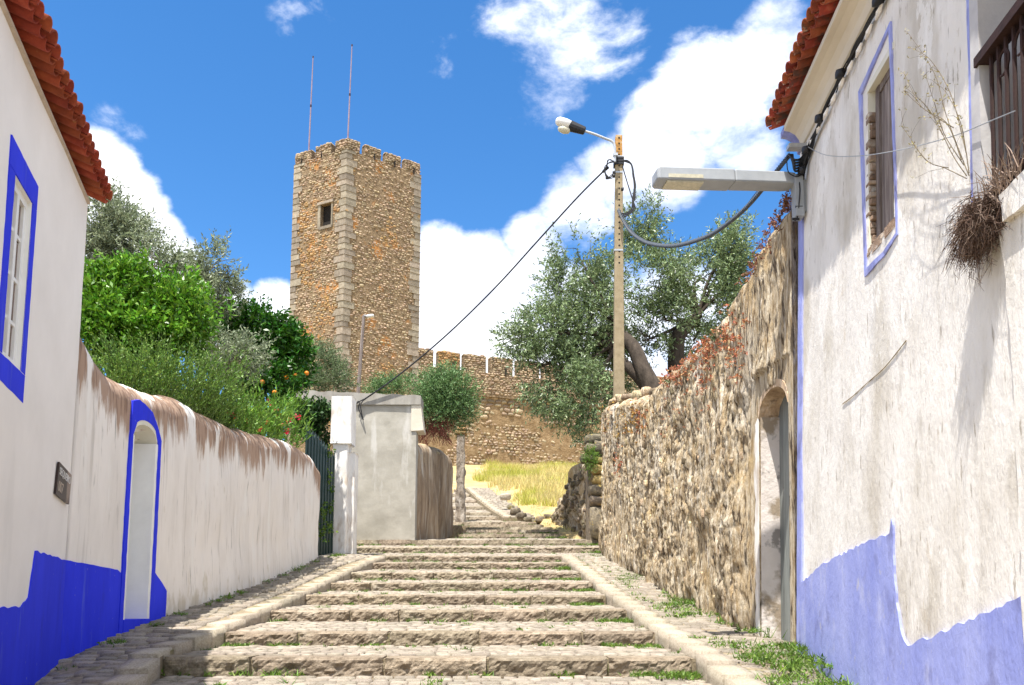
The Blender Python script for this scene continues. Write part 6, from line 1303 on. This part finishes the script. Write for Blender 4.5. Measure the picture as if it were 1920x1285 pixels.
    n = 26000; x = g.uniform(-3, 6, n); Y = 21 + 40 * g.random(n) ** 1.3; lane = np.interp(Y, [20, 22.5, 26, 28, 35, 37, 45], [1.3, 1.15, .9, .60, -.55, -1.0, -2.4]); k = (x > lane + .1) & (fbm(np.stack([x * 1.5, Y * 1.5, x * 0], -1), 3, 6) > .47); x, Y = x[k], Y[k]
    z = np.array([(lambda r: r[1].z if r[0] else q)(bv.ray_cast(Vector((a, b, 60)), Vector((0, 0, -1)))) for a, b, q in zip(x, Y, P(Y))]); blades('short_dry_grass', np.stack([x, Y, z - .01], -1), .13, .014, m_grass, g, .8)
    # fresh weeds along joints of steps and borders
    pts = []; rnd = random.Random(12)
    def tuft(x, Y, z, n, sp): pts.extend([(x + rnd.gauss(0, sp), Y + rnd.gauss(0, sp), z) for _ in range(n)])
    for (Y, zz, a, b, r), nxt in zip(ST[4:20], ST[5:21]):
        for k in range(rnd.randint(9, 15)):
            x = rnd.uniform(a, b); tuft(x, Y - .03, zz - r, rnd.randint(6, 40), .035)
        for k in range(rnd.randint(10, 16)):
            t = rnd.random(); tuft(rnd.uniform(a, b), Y + .3 + t * (nxt[0] - Y - .35), zz + (nxt[1] - nxt[4] - zz) * t, rnd.randint(4, 18), .03)
        for k in range(7): tuft(b - abs(rnd.gauss(0, .25)), Y - rnd.uniform(.0, .35), zz - r, rnd.randint(20, 50), .05)
    nose = interp([(s[0], s[1]) for s in ST[:16]])
    for k in range(520):
        Y = 5.5 + 12 * rnd.random() ** 1.2; xi = np.interp(Y, [0, 6, 6.9, 14.9, 17.7], [1.73, 1.73, 1.72, 1.46, 1.28]); xo = np.interp(Y, [6.3, 7.4, 17.25], [2.34, 2.40, 1.86]); t = rnd.random() ** .6
        if vn(np.array([[Y * .9, t * 3, 0]]), 3)[0] < .42: continue
        tuft(xi + (xo - xi) * t, Y, nose(Y) + .02 + (.02 if t > .9 else 0), rnd.randint(4, 24), .065)
    for k in range(26): Y = rnd.uniform(6, 17); tuft(np.interp(Y, [4.6, 7, 17], [-2.95, -3.5, -3.35]), Y, np.interp(Y, [6.5, 8.12, 9.02, 11.7, 15.4, 18], [EYE - .56, EYE - .25, EYE - .11, EYE + .25, EYE + .82, EYE + 1.05]) - .02, rnd.randint(8, 30), .04)
    Pt = np.array(pts); g = np.random.default_rng(402); blades('path_weeds', Pt, .05, .0055, m_weed, g, .8)
    sub = Pt[g.random(len(Pt)) < .30]; V, F = leaves(sub, norm(g.normal(0, 1, sub.shape) * np.array([1, 1, .3]) + np.array([0, 0, .35])), 3, np.full(len(sub), .03), .035, .018, g); obj('clover_weeds', (V, F), m_weed, kind='stuff')
    # bolder tufts at the foot of the right house
    gt = []
    for px, py, Y in ((1495, 1230, 7.1), (1500, 1240, 6.95), (1540, 1262, 6.55), (1560, 1272, 6.4), (1520, 1252, 6.8), (1440, 1192, 7.9), (1400, 1170, 9), (1180, 1062, 15.4), (1275, 1108, 11.8)):
        p = at(px, py, Y); gt += [(p.x + rnd.gauss(0, .04), p.y + rnd.gauss(0, .04), p.z - .02) for _ in range(16)]
    blades('wall_foot_grass', np.array(gt), .10, .006, m_weed, g, .6)
    # stiff stems in the dry grass
vegetation()
